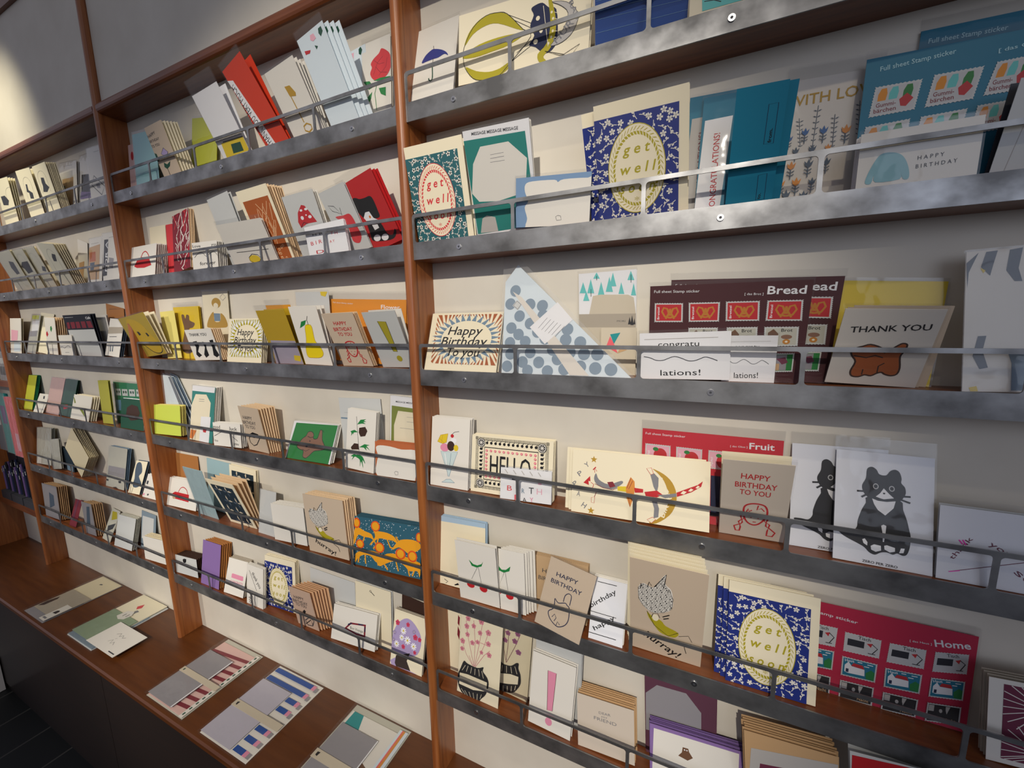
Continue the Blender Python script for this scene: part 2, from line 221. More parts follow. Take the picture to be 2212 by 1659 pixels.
ART_DATA = """
b3_catright|P,black,286,911,277,986,312,1077,321,1193,368,1228,417,1197,445,1144,511,1139,549,1197,596,1222,640,1197,663,1121,660,1065,697,1015,706,943,682,880,648,838,540,832,423,831,333,843;P,black,341,845,647,851,685,738,723,618,749,496,762,427,757,300,731,204,690,182,640,198,598,174,540,188,483,175,425,135,366,155,320,204,251,241,151,284,80,326,40,381,117,390,194,387,238,449,243,525,278,664,320,766;P,white,381,829,438,809,526,809,612,832,593,740,515,639,441,694,402,761;P,white,493,973,458,906,412,853,496,837,594,865,550,908;E,black,497,910,12,11;L,black,17,385,858,496,826,629,853;P,white,381,236,415,262,481,257,485,200,432,173,387,191;P,white,513,264,538,277,617,260,618,215,569,195,518,220;P,white,674,267,709,271,699,215,657,205;P,white,478,506,501,523,528,512,522,413,510,310,498,311,495,408;P,white,295,301,320,316,348,275,346,232,308,257;E,eye,413,987,28,36;E,black,413,987,19,25;E,eye,571,980,28,35;E,black,571,980,19,24;L,black,22,226,901,316,909;L,black,23,273,830,344,887;L,black,22,679,902,752,909;L,black,22,661,859,750,832;T~black~302~23~647~17~29~1~ZERO PER ZERO
b2_catred|P,black,227,1001,311,980,378,938,517,915,625,906,672,839,665,641,639,522,478,539,289,604,199,753,197,909;P,black,305,572,478,539,596,433,634,210,744,148,840,226,851,165,749,88,557,96,232,193,238,314;P,white,357,697,457,683,488,553,567,490,294,557,265,625;E,orange,419,593,23,26;E,white,356,210,90,59;E,white,546,165,89,59;P,white,379,454,512,423,512,357,390,350
b2_dog|P,green,90,852,1463,884,1424,-23,20,-19;P,browndog,297,299,350,394,431,499,523,565,564,656,668,680,762,624,783,524,903,534,929,638,949,736,1018,716,1073,524,1180,403,1205,313,1048,272,887,237,759,112,669,58,566,91,547,215,414,240;C,black,13,297,299,350,394,431,499,523,565,564,656,668,680,762,624,783,524,903,534,929,638,949,736,1018,716,1073,524,1180,403,1205,313,1048,272,887,237,759,112,669,58,566,91,547,215,414,240;L,black,13,580,560,680,537,769,561;E,black,688,458,22,14;E,black,620,324,39,20;L,black,10,501,249,629,214,740,272;L,black,11,1034,743,1072,689
b3_thankdog|P,rust,173,454,214,498,267,521,332,548,440,510,484,448,572,536,616,574,661,557,655,478,637,401,671,260,666,172,616,146,555,162,521,185,481,169,432,130,371,138,318,107,249,114,223,182,242,312,191,393;C,dkbrown,18,173,454,214,498,267,521,332,548,440,510,484,448,572,536,616,574,661,557,655,478,637,401,671,260,666,172,616,146,555,162,521,185,481,169,432,130,371,138,318,107,249,114,223,182,242,312,191,393;L,dkbrown,14,208,394,331,371,409,407,486,381;L,dkbrown,13,481,171,472,266,518,311;L,dkbrown,13,341,138,338,213;T~black~105~694~812~746~72~1~THANK YOU
b3_braids|T~red~221~1092~551~1086~88~1~HAPPY;T~red~160~938~640~942~90~1~BIRTHDAY;T~red~221~813~577~811~87~1~TO YOU;C,red,23,286,519,302,607,366,655,453,668,532,643,565,553,557,438,496,313,429,261,355,287,304,378;L,red,17,323,498,341,559,355,505,383,540;L,red,16,455,640,443,554,493,593,531,545;C,red,20,299,449,257,396,279,327,304,378;C,red,20,275,341,236,287,257,232,285,284;C,red,20,253,240,185,193,208,107,255,110,265,189;C,red,20,540,434,581,400,565,339,538,370;C,red,20,568,339,611,306,599,239,567,272;C,red,20,604,246,684,164,656,87,588,87,591,184;E,red,383,402,7,11;E,red,468,402,7,11;L,red,14,407,320,446,324
b2_tulip|T~dark~13~968~361~990~64~0~HAPPY;T~dark~-15~867~426~853~54~0~BIRTHDAY;T~dark~3~758~354~749~54~0~TO YOU;P,lilac,269,578,442,672,562,560,426,472;C,black,13,269,578,442,672,562,560,426,472;P,dkgreen,235,393,340,333,509,372,420,281,267,246,190,303;L,black,16,286,254,293,90;P,dkgreen,13,647,82,617,91,467,-19,466;L,black,18,-8,367,4,122
b2_bunny|P,yellow,157,429,1089,376,969,110,109,154;L,black,15,233,436,1102,380;P,dkgreen,449,341,774,314,750,145,388,172
b2_orange|P,white,-72,1398,145,1337,308,87,93,132;T~black~246~93~97~1293~165~0~THANK YOU VERY MUCH
b2_key|L,ochre,23,398,761,437,294;C,ochre,26,385,239,486,262,577,211,566,144,464,118,378,168;P,ochre,347,921,484,901,556,764,532,714,375,753
b2_rose|P,redrose,195,963,240,1057,216,1134,290,1207,414,1265,480,1334,611,1254,680,1161,698,1000,678,936,594,839,434,800,273,842;L,maroon,7,276,929,378,1112,508,1192;L,maroon,7,404,883,573,988,608,1140;L,maroon,7,328,1056,438,932,602,888;L,maroon,7,283,1186,410,1080,537,1068;P,leaf,26,865,175,842,276,716,154,695;P,leaf,273,823,435,835,756,800,592,746;P,leaf,398,661,564,642,560,486,444,551;P,leaf,93,547,235,636,205,520,113,418;L,leaf,12,376,808,299,592,340,285
b2_floral|P,pinkl,335,1461,423,1453,441,1376,356,1362,304,1404;P,dkgreen,559,1463,635,1468,640,1398,562,1349,535,1404;P,red,81,1326,225,1286,181,1253,79,1271;P,dkgreen,351,1303,417,1265,361,1238
b2_floralback|P,pinkl,-1,1448,74,1443,43,1325,-6,1343;P,dkgreen,201,1454,254,1481,285,1417,236,1343,192,1376
b2_pinksliver|E,red,186,955,70,109
b2_bag|P,red,197,327,343,497,593,563,984,468,1099,300,734,253,352,276;L,red,27,523,539,633,674,775,699,913,599,984,468
b2_bag2|P,red,265,370,403,438,1135,426,1147,208,427,230,307,291;L,red,22,562,423,670,566,829,610,1006,537,1080,409;E,kraft,367,261,81,45
b2_forever|T~black~36~537~373~526~66~0~Love;T~black~810~537~1046~534~57~0~you;T~black~300~99~941~105~79~0~forever;L,black,10,91,291,251,385,426,398,585,301,762,373,904,396,1056,292
b2_bunnyline|L,black,11,283,318,1401,317;E,yellow,805,130,195,96;C,black,14,635,183,783,250,967,222,1025,147,952,77,740,53,619,105
b2_mushroom|P,red,309,930,475,1053,563,1026,651,886,760,690,466,697,258,641,226,760;E,white,421,957,39,22;E,white,568,960,46,23;E,white,385,817,44,37;E,white,610,808,49,30;E,white,519,854,23,14;L,black,12,261,646,380,732,486,694
b2_apple|P,redrose,163,723,370,699,530,690,582,593,592,433,603,272,504,158,403,162,331,235,361,443,302,592;C,black,9,107,956,243,906,348,736,156,843;L,black,8,373,845,346,711
b2_birthwhite|T~dark~202~401~479~388~37~0~H P;T~redrose~108~225~435~235~70~0~B I R;T~red~218~48~440~46~64~0~D;T~redrose~704~355~892~341~51~0~T H;T~redrose~643~206~779~208~47~0~A Y
b2_smile|P,mustard,401,1111,767,1085,1098,898,1244,632,1489,270,1363,69,1079,52,755,214,394,425,268,830;P,black,611,747,726,734,765,644,637,625;P,black,1030,665,1120,655,1166,565,1065,551;L,black,24,583,362,895,113,1193,42,1406,108,1473,292
b2_kangaroo|P,brown,385,1215,503,1213,552,1103,629,1218,746,1184,751,1060,980,980,872,865,695,828,631,672,720,515,731,200,430,147,241,272,372,593,452,830,392,1066
b2_girl|E,ochre,594,1475,196,133;E,cream,572,1402,105,75;P,greyblue,459,1210,731,1203,718,1008,469,1005;P,ochre,114,869,242,1097,452,1247,469,1005,718,1008,756,1211,937,1102,1017,876,708,834,268,826;C,grey,11,773,1623,911,1707,1026,1619,889,1534
b2_shoes|T~dark~148~648~902~637~74~1~THANK YOU;P,black,197,502,370,516,413,383,266,233,386,134,220,78,139,157,248,348;P,black,610,491,754,468,694,301,703,130,537,67,494,152,642,340;P,black,940,518,1102,532,1081,293,1146,124,1009,69,902,127,963,332
b2_pear|P,yellowb,342,857,457,904,544,858,517,562,612,437,661,279,553,178,300,160,153,181,163,362,268,590;C,ochre,10,342,857,457,904,544,858,517,562,612,437,661,279,553,178,300,160,153,181,163,362,268,590;P,leaf,175,826,267,966,434,1002,355,898;L,black,13,499,1086,453,996,458,898
b2_bang|P,olive,311,992,511,972,522,347,426,354;C,black,10,311,992,511,972,522,347,426,354;E,olive,511,198,67,65
b3_bangpink|P,pink,315,1201,481,1206,461,428,358,404;C,dkbrown,8,315,1201,481,1206,461,428,358,404;E,pink,404,182,68,82
b2_flowersheet|T~white~1453~1143~1944~1140~80~1~Flower;T~white~97~1248~682~1225~27~0~Full sheet Stamp sticker
b2_yellowbunny|P,lilacgrey,114,569,1053,556,968,5,-38,-3;P,yellow,716,216,919,203,873,64,676,94
b2_clearblossom|P,yellow,793,1585,935,1613,1017,1575,941,1471,814,1502
b2_msgteal|P,white,8,1521,1061,1521,1045,1374,4,1370;P,cream,175,1284,682,1305,901,1090,855,-15,11,-23,-7,952;P,white,491,685,938,709,918,-33,467,-44;P,red,603,381,802,402,753,260,627,265;P,orange,33,282,320,276,151,24,6,33;L,grey,12,349,1158,602,1166;L,grey,11,354,1102,607,1111
b2_goodluck|T~black~9~460~312~457~91~0~good;T~black~726~442~1034~437~89~0~luck;T~black~45~108~188~106~61~0~to;T~black~853~67~1059~60~68~0~you;L,black,11,44,252,416,398;L,black,11,777,294,1043,170
b2_boy|T~dark~93~853~434~848~93~0~HAPPY;T~dark~38~716~531~732~91~0~BIRTHDAY;T~dark~99~608~462~615~88~0~TO YOU;C,black,22,117,308,177,436,318,508,503,484,531,372,359,183,229,139,129,206;P,black,135,356,205,454,332,517,516,493,542,399,434,408,315,364,248,391
b2_palms|P,dkbrown,353,918,522,961,587,878,534,764,402,733,347,816;P,dkbrown,138,462,230,565,354,569,377,450,169,417;L,dark,9,261,1154,356,540,408,314;P,leaf,291,983,380,1096,538,1127,476,1085,549,1074,459,1054,537,1024,423,1020;P,leaf,106,811,221,857,324,821,205,796,188,749,178,783,131,712,139,778;P,leaf,378,500,526,589,673,589,584,558,687,476,567,529,590,460,511,512;P,leaf,138,270,252,333,410,286,256,274,182,188,217,268;P,leaf,330,331,485,313,570,167,490,240,519,65,454,205,422,83,414,228,294,281
b2_hangtag|T~dark~146~1133~366~1132~26~0~------;P,greyblue,16,1024,1179,1010,1175,980,11,992
b2_msggreen|P,oliveg,38,1408,738,1405,718,-29,9,16;P,cream,205,1313,722,1320,707,427,100,473,99,995;T~dark~145~1485~670~1496~34~1~MESSAGE MESSAGE;L,grey,5,433,1207,605,1212;L,grey,6,434,1109,606,1114;L,grey,6,259,959,675,972
b2_orangeframe|P,paper,25,588,136,645,420,641,701,606,1029,622,1052,508,1014,-9,41,-7,27,239,75,414;C,dark,8,496,116,532,140,590,133,584,71,522,64
b2_hurray|=b3_hurray
b3_hurray|P,paper,124,1384,194,1497,275,1469,354,1470,465,1708,517,1767,507,1583,586,1499,621,1312,609,1101,484,974,323,922,198,1024,135,1150;K,black,124,1384,194,1483,275,1455,354,1455,466,1680,517,1767,498,1565,568,1464,621,1312,609,1101,484,974,323,922,198,1024,135,1150;L,black,12,354,1470,517,1775,481,1488;L,black,11,155,1366,164,1481,194,1454;L,black,12,255,1433,283,1553,314,1484;L,black,12,540,1425,563,1496,585,1427;P,olive,257,925,314,856,469,792,536,703,719,629,683,511,578,493,454,532,369,653,284,796;L,black,9,257,925,369,653,578,493,719,629;E,cream,382,829,49,74;L,black,10,325,814,348,901,415,929,447,851;L,black,18,486,883,584,964;L,black,19,498,842,576,891;L,black,9,727,554,862,627,917,508;L,black,10,702,446,815,356,848,215;T~black~204~351~717~47~145~1~hurray!
b2_lions|P,lion,4,735,84,844,313,778,518,737,577,622,485,650,281,648,129,668,41,487,-15,450;P,lion,562,840,679,828,964,827,1175,764,1283,620,1144,679,969,680,720,670,509,502,489,526,629,698;P,lion,1214,636,1347,735,1647,780,1844,731,1863,631,1720,530,1556,478,1421,535,1284,567,1115,487;P,lion,70,239,292,344,586,377,768,351,806,276,685,148,518,256,296,248,149,154,59,41;P,lion,737,197,979,385,1323,414,1526,395,1757,355,1888,300,1863,40,1795,156,1600,121,1431,222,1192,260,951,166,777,82;L,lion,33,318,653,250,463;L,lion,33,500,721,671,527,584,431;L,lion,32,720,670,656,442;L,lion,32,969,693,1062,532,1149,519;L,lion,32,1209,782,1334,627;L,lion,34,184,230,153,57;L,lion,33,352,257,377,68;L,lion,33,661,307,741,89;L,lion,32,880,181,1008,42;L,lion,32,1226,266,1300,67;L,lion,31,1530,239,1603,18;L,lion,31,1730,170,1669,30;E,redlion,73,928,107,118;E,lion,73,928,77,85;E,redlion,628,926,131,115;E,lion,628,926,102,90;E,redlion,193,476,121,100;E,lion,193,476,87,75;E,redlion,763,481,137,114;E,lion,763,481,100,87;E,redlion,1346,439,136,115;E,lion,1346,439,95,89;E,redlion,1663,438,126,119;E,lion,1663,438,93,88;E,redlion,1825,852,84,103;E,lion,1825,852,59,77
b2_whitebox|P,black,525,472,621,514,734,511,700,410,624,371,547,386
b2_congrats|P,pink,240,542,274,561,758,555,774,450,734,435,244,442;T~pink~216~313~779~326~61~1~CONGRATS!
b2_thankyou|T~black~205~882~544~535~119~0~thank you;L,black,10,109,955,425,452;L,black,10,152,378,441,-25;T~black~232~-51~152~205~113~0~you
b2_hbpink|T~dark~110~823~483~842~89~0~HAPPY;T~dark~46~703~587~716~92~0~BIRTHDAY;T~dark~118~605~512~618~91~0~TO YOU;P,black,307,466,402,553,444,503,380,415;C,dark,27,336,211,513,346,670,286,568,100,382,74;L,black,22,320,90,561,287,582,143
b2_bonvoyage|P,maroon,408,312,584,481,1068,526,1079,247,789,246;P,navy,518,440,642,482,637,459,497,391;P,navy,834,505,985,517,981,492,830,477;P,navy,1037,466,1067,467,1065,364,1035,363;P,paper,485,334,608,444,1020,484,1030,282,804,282;T~black~590~340~1001~329~58~0~Bon Voyage
b2_keycard|C,black,12,462,1297,486,1334,516,1324,501,1283;L,black,16,508,1295,614,1229
b2_bouquet|P,lilac,114,910,286,1064,455,1084,637,978,773,809,786,555,644,357,178,265,-11,366,18,695;P,lilac,-37,79,184,214,415,26,752,7,694,-64,42,-42;P,basket,148,229,523,384,455,194,577,21,180,-29,134,61;F,daisy,291,800,77;F,daisy,134,476,72;F,daisy,262,646,66;F,daisy,426,629,87;F,daisy,604,552,76;F,rosef,111,935,67;F,rosef,402,964,56;F,rosef,630,754,70;F,rosef,326,468,56;F,rosef,748,737,54;F,lilacf,52,705,57;F,lilacf,584,858,55;F,lilacf,38,541,57;F,rosef,651,437,45
b3_umbrella|P,umb,177,777,245,893,352,953,419,958,565,896,674,813,715,740,639,790,522,765,420,772,291,773;L,black,9,399,1022,413,951;L,dkgreen,21,409,643,432,431,406,376,365,404,354,442;L,black,9,412,789,412,642
b3_balloon|P,olive,107,542,176,701,315,820,478,877,693,870,851,814,958,714,1116,556,1014,583,697,728,481,746,261,678;P,olive,80,377,152,441,376,514,702,540,1016,527,1193,508,904,403,600,371,324,352;P,olive,126,248,328,154,552,101,742,113,905,170,907,98,718,5,457,1,272,65;C,black,9,89,388,107,542,260,768,478,877,693,872,851,816,1116,556,1246,436,926,162,718,10,457,3,273,59,126,230;L,black,6,851,810,1239,609;L,black,6,958,714,1267,532;L,black,6,1116,556,1294,466;L,black,7,926,162,1264,321;L,black,6,1026,267,1249,381;P,navy,1236,789,1303,822,1411,825,1511,743,1624,696,1662,414,1626,225,1480,164,1328,277,1221,330,1301,434,1228,571,1279,699;P,olive,1491,883,1534,873,1633,519,1586,253,1457,135,1504,64,1399,65,1364,178,1498,292,1545,539;E,cream,1557,673,16,17;E,cream,1582,589,17,18;E,cream,1589,509,17,17;E,cream,1586,431,17,18;E,cream,1566,357,17,19;E,cream,1527,285,17,18;E,cream,1347,644,31,30;E,cream,1324,348,36,32;E,cream,1404,472,26,29;L,cream,8,1425,783,1524,246;L,cream,6,1597,664,1640,644;L,cream,6,1606,584,1649,564;L,cream,6,1610,505,1653,491;L,cream,6,1610,426,1658,412;L,cream,6,1602,349,1643,336;P,papergrey,1555,800,1778,745,1952,561,1896,363,1737,257,1567,243,1617,302,1754,433,1804,605,1692,722;C,black,6,1555,800,1778,745,1952,561,1896,363,1737,257,1567,243,1617,302,1754,433,1804,605,1692,722;T~grey~1655~248~1904~457~96~1~HUR;T~grey~1801~730~1929~490~63~1~RAH;C,black,6,1478,195,1769,96,1998,180,1891,67,1699,98
b3_getwellteal|!getwell
b3_message|P,teal,-4,1453,1041,1430,1094,129,22,68;P,paper,275,1337,758,1337,1035,1079,962,620,472,541,131,567,19,701,111,1118;T~dark~153~1507~935~1466~40~1~MESSAGE MESSAGE MESSAGE;L,grey,6,433,1204,661,1206;L,grey,7,425,1154,662,1155;L,grey,6,417,1103,666,1100;P,papergrey,146,306,236,347,387,309,412,88,79,84
b3_blueframe|P,paper,161,614,277,649,627,644,682,608,772,641,1135,633,1189,604,1226,38,263,-30,169,12,197,125,152,286,209,373,155,509;C,dark,7,664,132,698,148,743,137,755,84,683,78
b3_bluestripe|L,ltblue,3,12,537,1172,519;L,ltblue,3,11,433,1181,416;L,ltblue,3,11,343,1189,326;L,ltblue,3,10,201,1199,219
b3_tealframe|P,ltteal,114,560,693,550,714,96,149,99;P,paper,252,280,350,299,373,217,274,214;L,black,9,165,193,377,168;L,black,10,224,204,354,143
b3_congratteal2|P,white,37,1208,368,1220,311,78,0,56;T~red~251~14~234~1028~73~1~CONGRATULATIONS!
b3_congratteal|P,papergrey,46,1283,199,1286,179,74,-20,62;T~maroon~257~23~215~1096~68~1~CONGRATULATIONS!
b3_congratteal3|C,navy,5,348,1109,444,1110,447,706,348,708;C,navy,5,337,374,429,384,436,91,344,82;T~black~422~718~420~862~37~1~from.;T~black~390~96~391~164~36~1~to.
b3_withlove|T~ochre~21~1162~915~1195~118~1~WITH LOVE;V,slate,163,1020,213,681;V,slate,346,1140,343,665;V,slate,528,1010,549,638;V,slate,753,1123,782,746;U,blueflower,83,785,63;U,blueflower,246,842,67;U,blueflower,435,838,73;U,orangef,659,815,79;U,slate,171,632,63;U,slate,343,638,67;U,orangef,503,635,54;U,orangef,144,453,79;U,slate,326,460,78;U,slate,509,466,70;U,orangef,55,249,77;U,orangef,221,252,80;U,slate,388,245,67;U,slate,127,111,80;U,slate,316,86,76
b3_gummi|T~tealtext~134~1325~769~1370~50~1~Full sheet Stamp sticker;T~tealtext~1104~1298~1418~1318~36~1~[ das Gel ];S,gummi,107,1162,522,1167,487,848,75,828;S,gummi,612,1187,1013,1191,961,865,564,849;S,gummi,1103,1208,1429,1221,1382,887,1031,879;S,gummi,60,734,460,760,453,457,28,426;S,gummi,544,761,929,781,895,493,518,463;S,gummi,999,793,1325,809,1302,527,967,497
b3_gummi2|T~tealtext~74~1560~708~1542~48~1~Full sheet Stamp sticker
b3_sweater|P,swblue,80,76,96,170,144,290,191,358,261,369,348,343,407,278,450,162,455,74,409,75,382,145,380,76,173,73,152,146,133,65;T~black~510~251~723~255~39~0~H A P P Y;T~black~504~166~833~176~39~0~B I R T H D A Y
b3_mori|P,ltteal,236,1511,289,1604,342,1503;P,ltteal,14,1299,72,1470,128,1292;P,ltteal,139,1291,196,1510,251,1284;P,ltteal,307,1242,362,1455,417,1235;P,ltteal,434,1294,491,1523,546,1287;P,ltteal,492,1375,545,1582,599,1368;P,ltteal,632,1250,673,1426,720,1244;P,ltteal,766,1450,816,1586,869,1442;P,ltteal,820,1217,860,1401,913,1211;P,ltteal,70,1174,121,1325,173,1169;L,black,9,291,1550,291,1482;L,black,8,200,1352,200,1233;L,black,9,819,1529,820,1408;P,beige,229,1242,351,1256,779,1230,862,1183,968,927,168,956;P,kraftgrey,0,963,968,938,970,727,-1,750;P,beige,4,750,970,727,907,-2,7,3;T~dark~609~820~737~815~25~0~MORI;P,black,779,775,803,892,829,774;P,black,815,764,840,918,867,762;P,black,858,773,876,868,892,772
b3_tangram|P,tealart,143,636,301,662,205,484;P,coral,144,607,217,467,267,342,83,439;P,tan,263,337,410,395,313,447
b3_bread|T~white~54~1223~632~1211~36~0~Full sheet Stamp sticker;S,bretzel,63,1085,438,1075,444,809,65,812;T~white~1165~1157~1373~1151~27~0~[ das Brot ];T~white~1414~1160~1824~1153~96~2~Bread;S,bretzel,503,1079,891,1078,894,814,515,812;S,bretzel,954,1082,1345,1081,1360,820,967,819;S,bretzel,1421,1083,1808,1081,1821,816,1423,820;S,brot,515,736,886,739,898,457,525,445;S,brot,987,741,1349,747,1361,472,991,461;S,brot,1418,746,1797,749,1808,495,1433,484;S,greens,1067,375,1371,390,1380,131,1077,112;S,greens,1501,397,1785,410,1787,154,1507,137
b3_congrat|T~black~251~469~782~473~71~0~congratu;T~black~283~51~807~64~81~0~lations!;L,dark,10,56,329,148,308,223,274,316,273,390,303,472,328,562,302,643,267,722,266,791,291,859,318,936,300,1012,266;L,papergrey,8,64,577,1012,587
b3_thankso|T~plum~140~246~301~528~47~0~thank;T~plum~431~487~605~381~57~0~you;L,plum,7,108,101,763,368;T~plum~642~217~788~90~72~0~so;L,magenta,10,108,101,203,135;L,magenta,14,180,493,214,448;L,magenta,14,211,500,242,445
b3_icecream|P,ltglass,227,674,610,698,459,288,440,214,409,215,393,293;C,greyblue,8,227,674,610,698,459,288,440,214,409,215,393,293;P,ltglass,274,81,566,107,470,163,376,149;C,greyblue,8,274,81,566,107,470,163,376,149;L,white,16,324,645,383,385;L,greyblue,8,465,661,439,392;E,white,512,904,67,53;E,pink,313,756,99,77;E,dkbrown,454,797,83,95;E,yellow,570,772,52,60;E,red,477,993,37,35;L,dark,8,475,1027,526,1069,627,1091;P,yellow,145,854,214,989,381,1029,350,861,269,826;C,ochre,8,145,854,214,989,381,1029,350,861,269,826;L,ochre,6,185,925,300,842;L,ochre,6,262,1002,236,836
b3_birthsmall|L,papergrey,14,82,521,140,453;L,papergrey,15,246,519,302,451;L,papergrey,15,406,519,461,452;L,papergrey,15,563,519,617,452;L,papergrey,15,718,519,770,453;T~redrose~136~153~231~154~88~0~B;T~dark~224~347~305~348~49~0~I;T~greyblue~418~137~476~138~76~1~R;T~dark~554~142~646~144~105~1~T;T~pinkl~703~145~799~147~95~0~H;T~dark~444~-13~514~-9~72~0~A;T~pink~579~-3~643~0~80~1~Y;T~pinkl~723~312~787~314~47~1~I;P,coral,281,92,318,101,321,13,284,-3
b3_acrobat|Y,ochre,353,885,58;Y,ochre,331,57,62;T~grey~235~738~291~783~75~1~Y;T~grey~124~584~181~631~75~1~P;T~grey~55~412~105~464~75~1~P;T~grey~84~268~140~260~79~1~A;T~grey~164~110~223~74~82~1~H;P,ochre,1266,834,1427,768,1547,658,1609,505,1605,341,1521,164,1338,15,1228,10,1346,75,1461,217,1505,388,1492,511,1430,669,1338,773;T~cream~1444~111~1538~383~65~2~BIRT;T~cream~1549~415~1388~747~65~2~HDAY;P,red,192,492,299,611,313,456;P,cream,276,530,345,516,359,439,291,419;L,red,9,316,512,362,484,348,427;L,red,9,374,675,371,753,407,701;P,grey,365,585,397,667,445,572,602,514,795,592,817,552,670,446,516,448,402,500;L,red,16,345,717,389,766;L,maroon,8,380,497,516,448,670,435,797,506;L,maroon,9,428,415,376,274;P,cream,331,268,387,287,379,186,333,191;C,red,6,331,268,387,287,379,186,333,191;P,maroon,579,544,666,566,712,495,626,462;P,yellow,744,499,882,516,885,431,746,434;P,orangef,872,494,941,670,1002,606,1009,490,992,359,944,198,887,345;L,maroon,7,887,485,946,653;L,maroon,7,915,478,974,614;L,maroon,6,907,390,944,213;L,maroon,7,939,395,973,292;P,red,998,510,1133,506,1134,453,1011,436;P,grey,1228,760,1288,767,1354,701,1353,576,1332,469,1283,567;P,cream,1175,829,1245,847,1278,760,1238,741;C,red,7,1175,829,1245,847,1278,760,1238,741;P,red,1154,466,1335,511,1415,459,1337,407,1176,406;P,grey,1258,375,1339,344,1371,245,1365,115,1296,87,1302,234;P,cream,1202,52,1285,102,1326,71,1268,10;C,red,7,1202,52,1285,102,1326,71,1268,10;P,grey,1336,448,1454,464,1609,505,1610,454,1456,413;P,red,1612,516,1759,593,1897,665,1964,727,1944,646,1816,549,1620,454;P,cream,1666,509,1703,555,1751,545,1714,503;P,cream,1769,557,1806,603,1843,589,1807,556;P,cream,1867,616,1899,657,1925,644,1896,612
b3_fruit|T~white~48~1305~632~1309~34~0~Full sheet Stamp sticker;S,apple,47,1162,430,1161,438,858,48,843;S,apple,506,1159,880,1156,884,869,513,868;S,apple,959,1159,1303,1159,1301,875,960,869;P,navy,1013,768,1845,791,1866,195,1036,138;T~white~1245~1237~1464~1245~25~0~[ das Obst ];T~white~1489~1235~1801~1246~89~2~Fruit
b3_hello|!hello
b3_treecard|P,cream,65,1320,1175,1347,1167,-62,93,-177;P,black,95,-31,192,6,262,-27,339,-67,108,-92;P,black,447,44,537,99,565,62,465,31;L,black,14,206,110,293,72,243,32;L,black,11,450,-36,453,-155
b3_cherry|P,leaf,281,904,371,827,462,819,558,872,596,932,553,820,442,769,336,782;L,dark,6,465,790,307,492;L,dark,6,478,793,513,456;E,red,271,351,86,67;E,red,550,335,84,75
b3_cherry2|P,leaf,-36,858,58,803,145,818,243,906,216,806,99,752,-2,776;L,dark,6,114,775,-15,493;L,dark,6,129,778,170,412;E,red,203,303,77,66;E,red,-3,326,25,23
b3_hbcat|T~navy~171~945~569~956~72~1~HAPPY;T~navy~107~804~671~807~73~1~BIRTHDAY;C,navy,15,253,561,324,512,441,564,486,540,533,507,566,323,535,205,451,128,374,118,251,185,195,293,266,380,265,484;L,navy,14,407,573,410,682,459,744,518,721,525,559;L,navy,11,348,420,364,408;L,navy,11,436,433,452,420;L,navy,11,279,230,314,300,355,243,332,179;L,navy,11,385,128,393,197,443,158
b3_hbkraft|T~dark~183~784~600~758~74~0~HAPPY;T~dark~111~639~656~611~74~0~BIRTHDAY
b3_birthday|T~black~2~480~408~814~72~1~birthday;T~black~96~138~422~405~69~1~happy;L,black,11,66,926,401,928;L,black,10,-16,428,434,426;L,black,11,-10,91,462,96
b3_home|T~white~163~1197~1027~1147~43~1~Full sheet Stamp sticker;T~white~1582~1075~1798~1098~26~0~[ das Haus ];T~white~1832~1089~2167~1163~91~2~Home;S,tisch,448,1014,820,1024,808,722,442,695;S,tisch,898,997,1301,997,1294,718,895,700;S,tisch,1382,992,1758,1014,1753,733,1367,699;S,tisch,1838,1021,2156,1091,2158,811,1830,729;S,haus,446,637,804,663,800,364,439,324;S,haus,891,629,1285,636,1279,351,893,329;S,haus,1362,620,1745,654,1740,368,1365,329;S,haus,1826,652,2153,715,2154,440,1822,368;S,nacht,444,249,790,261,793,-22,438,-63;S,nacht,893,263,1273,281,1271,-6,891,-24;S,nacht,1366,261,1735,288,1727,19,1361,-15;S,nacht,1821,291,2148,352,2151,84,1815,13
b3_rays|!rays
b3_vase|L,pinks,9,363,649,256,991,170,1255,117,1532;L,pinks,9,363,649,361,1144,296,1589;L,pinks,9,379,655,469,1239,504,1656;L,pinks,8,385,657,571,1159,647,1444;L,pinks,8,347,643,166,842,55,1069;L,pinks,9,396,647,585,962,704,1091;L,pinks,8,347,643,233,836;L,pinks,9,473,1183,634,1181;F,pinkf,142,1422,63;F,pinkf,170,1255,57;F,pinkf,64,1087,64;F,pinkf,304,1475,57;F,pinkf,474,1617,68;F,pinkf,647,1444,68;F,pinkf,663,1220,62;F,pinkf,695,1001,61;F,pinkf,296,1122,57;F,pinkf,414,1177,51;F,pinkf,459,1381,57;F,pinkf,163,1591,63;F,pinkf,65,925,52;F,pinkf,518,996,45;P,black,126,686,212,658,445,650,586,717,577,627,680,536,727,410,678,189,569,44,511,-58,332,-90,159,-24,29,133,-2,336,54,505;P,cream,44,407,228,437,686,438,684,249,380,164,44,169;L,cream,9,166,606,97,477;L,cream,9,232,616,198,485;L,cream,9,315,617,298,484;L,cream,8,398,618,397,487;L,cream,9,479,634,505,498;L,cream,9,551,626,602,492;L,cream,8,100,92,208,2;L,cream,9,186,82,261,-36;L,cream,9,286,92,336,-50;L,cream,8,384,107,412,-49;L,cream,9,482,126,485,-19;L,cream,8,578,149,552,52
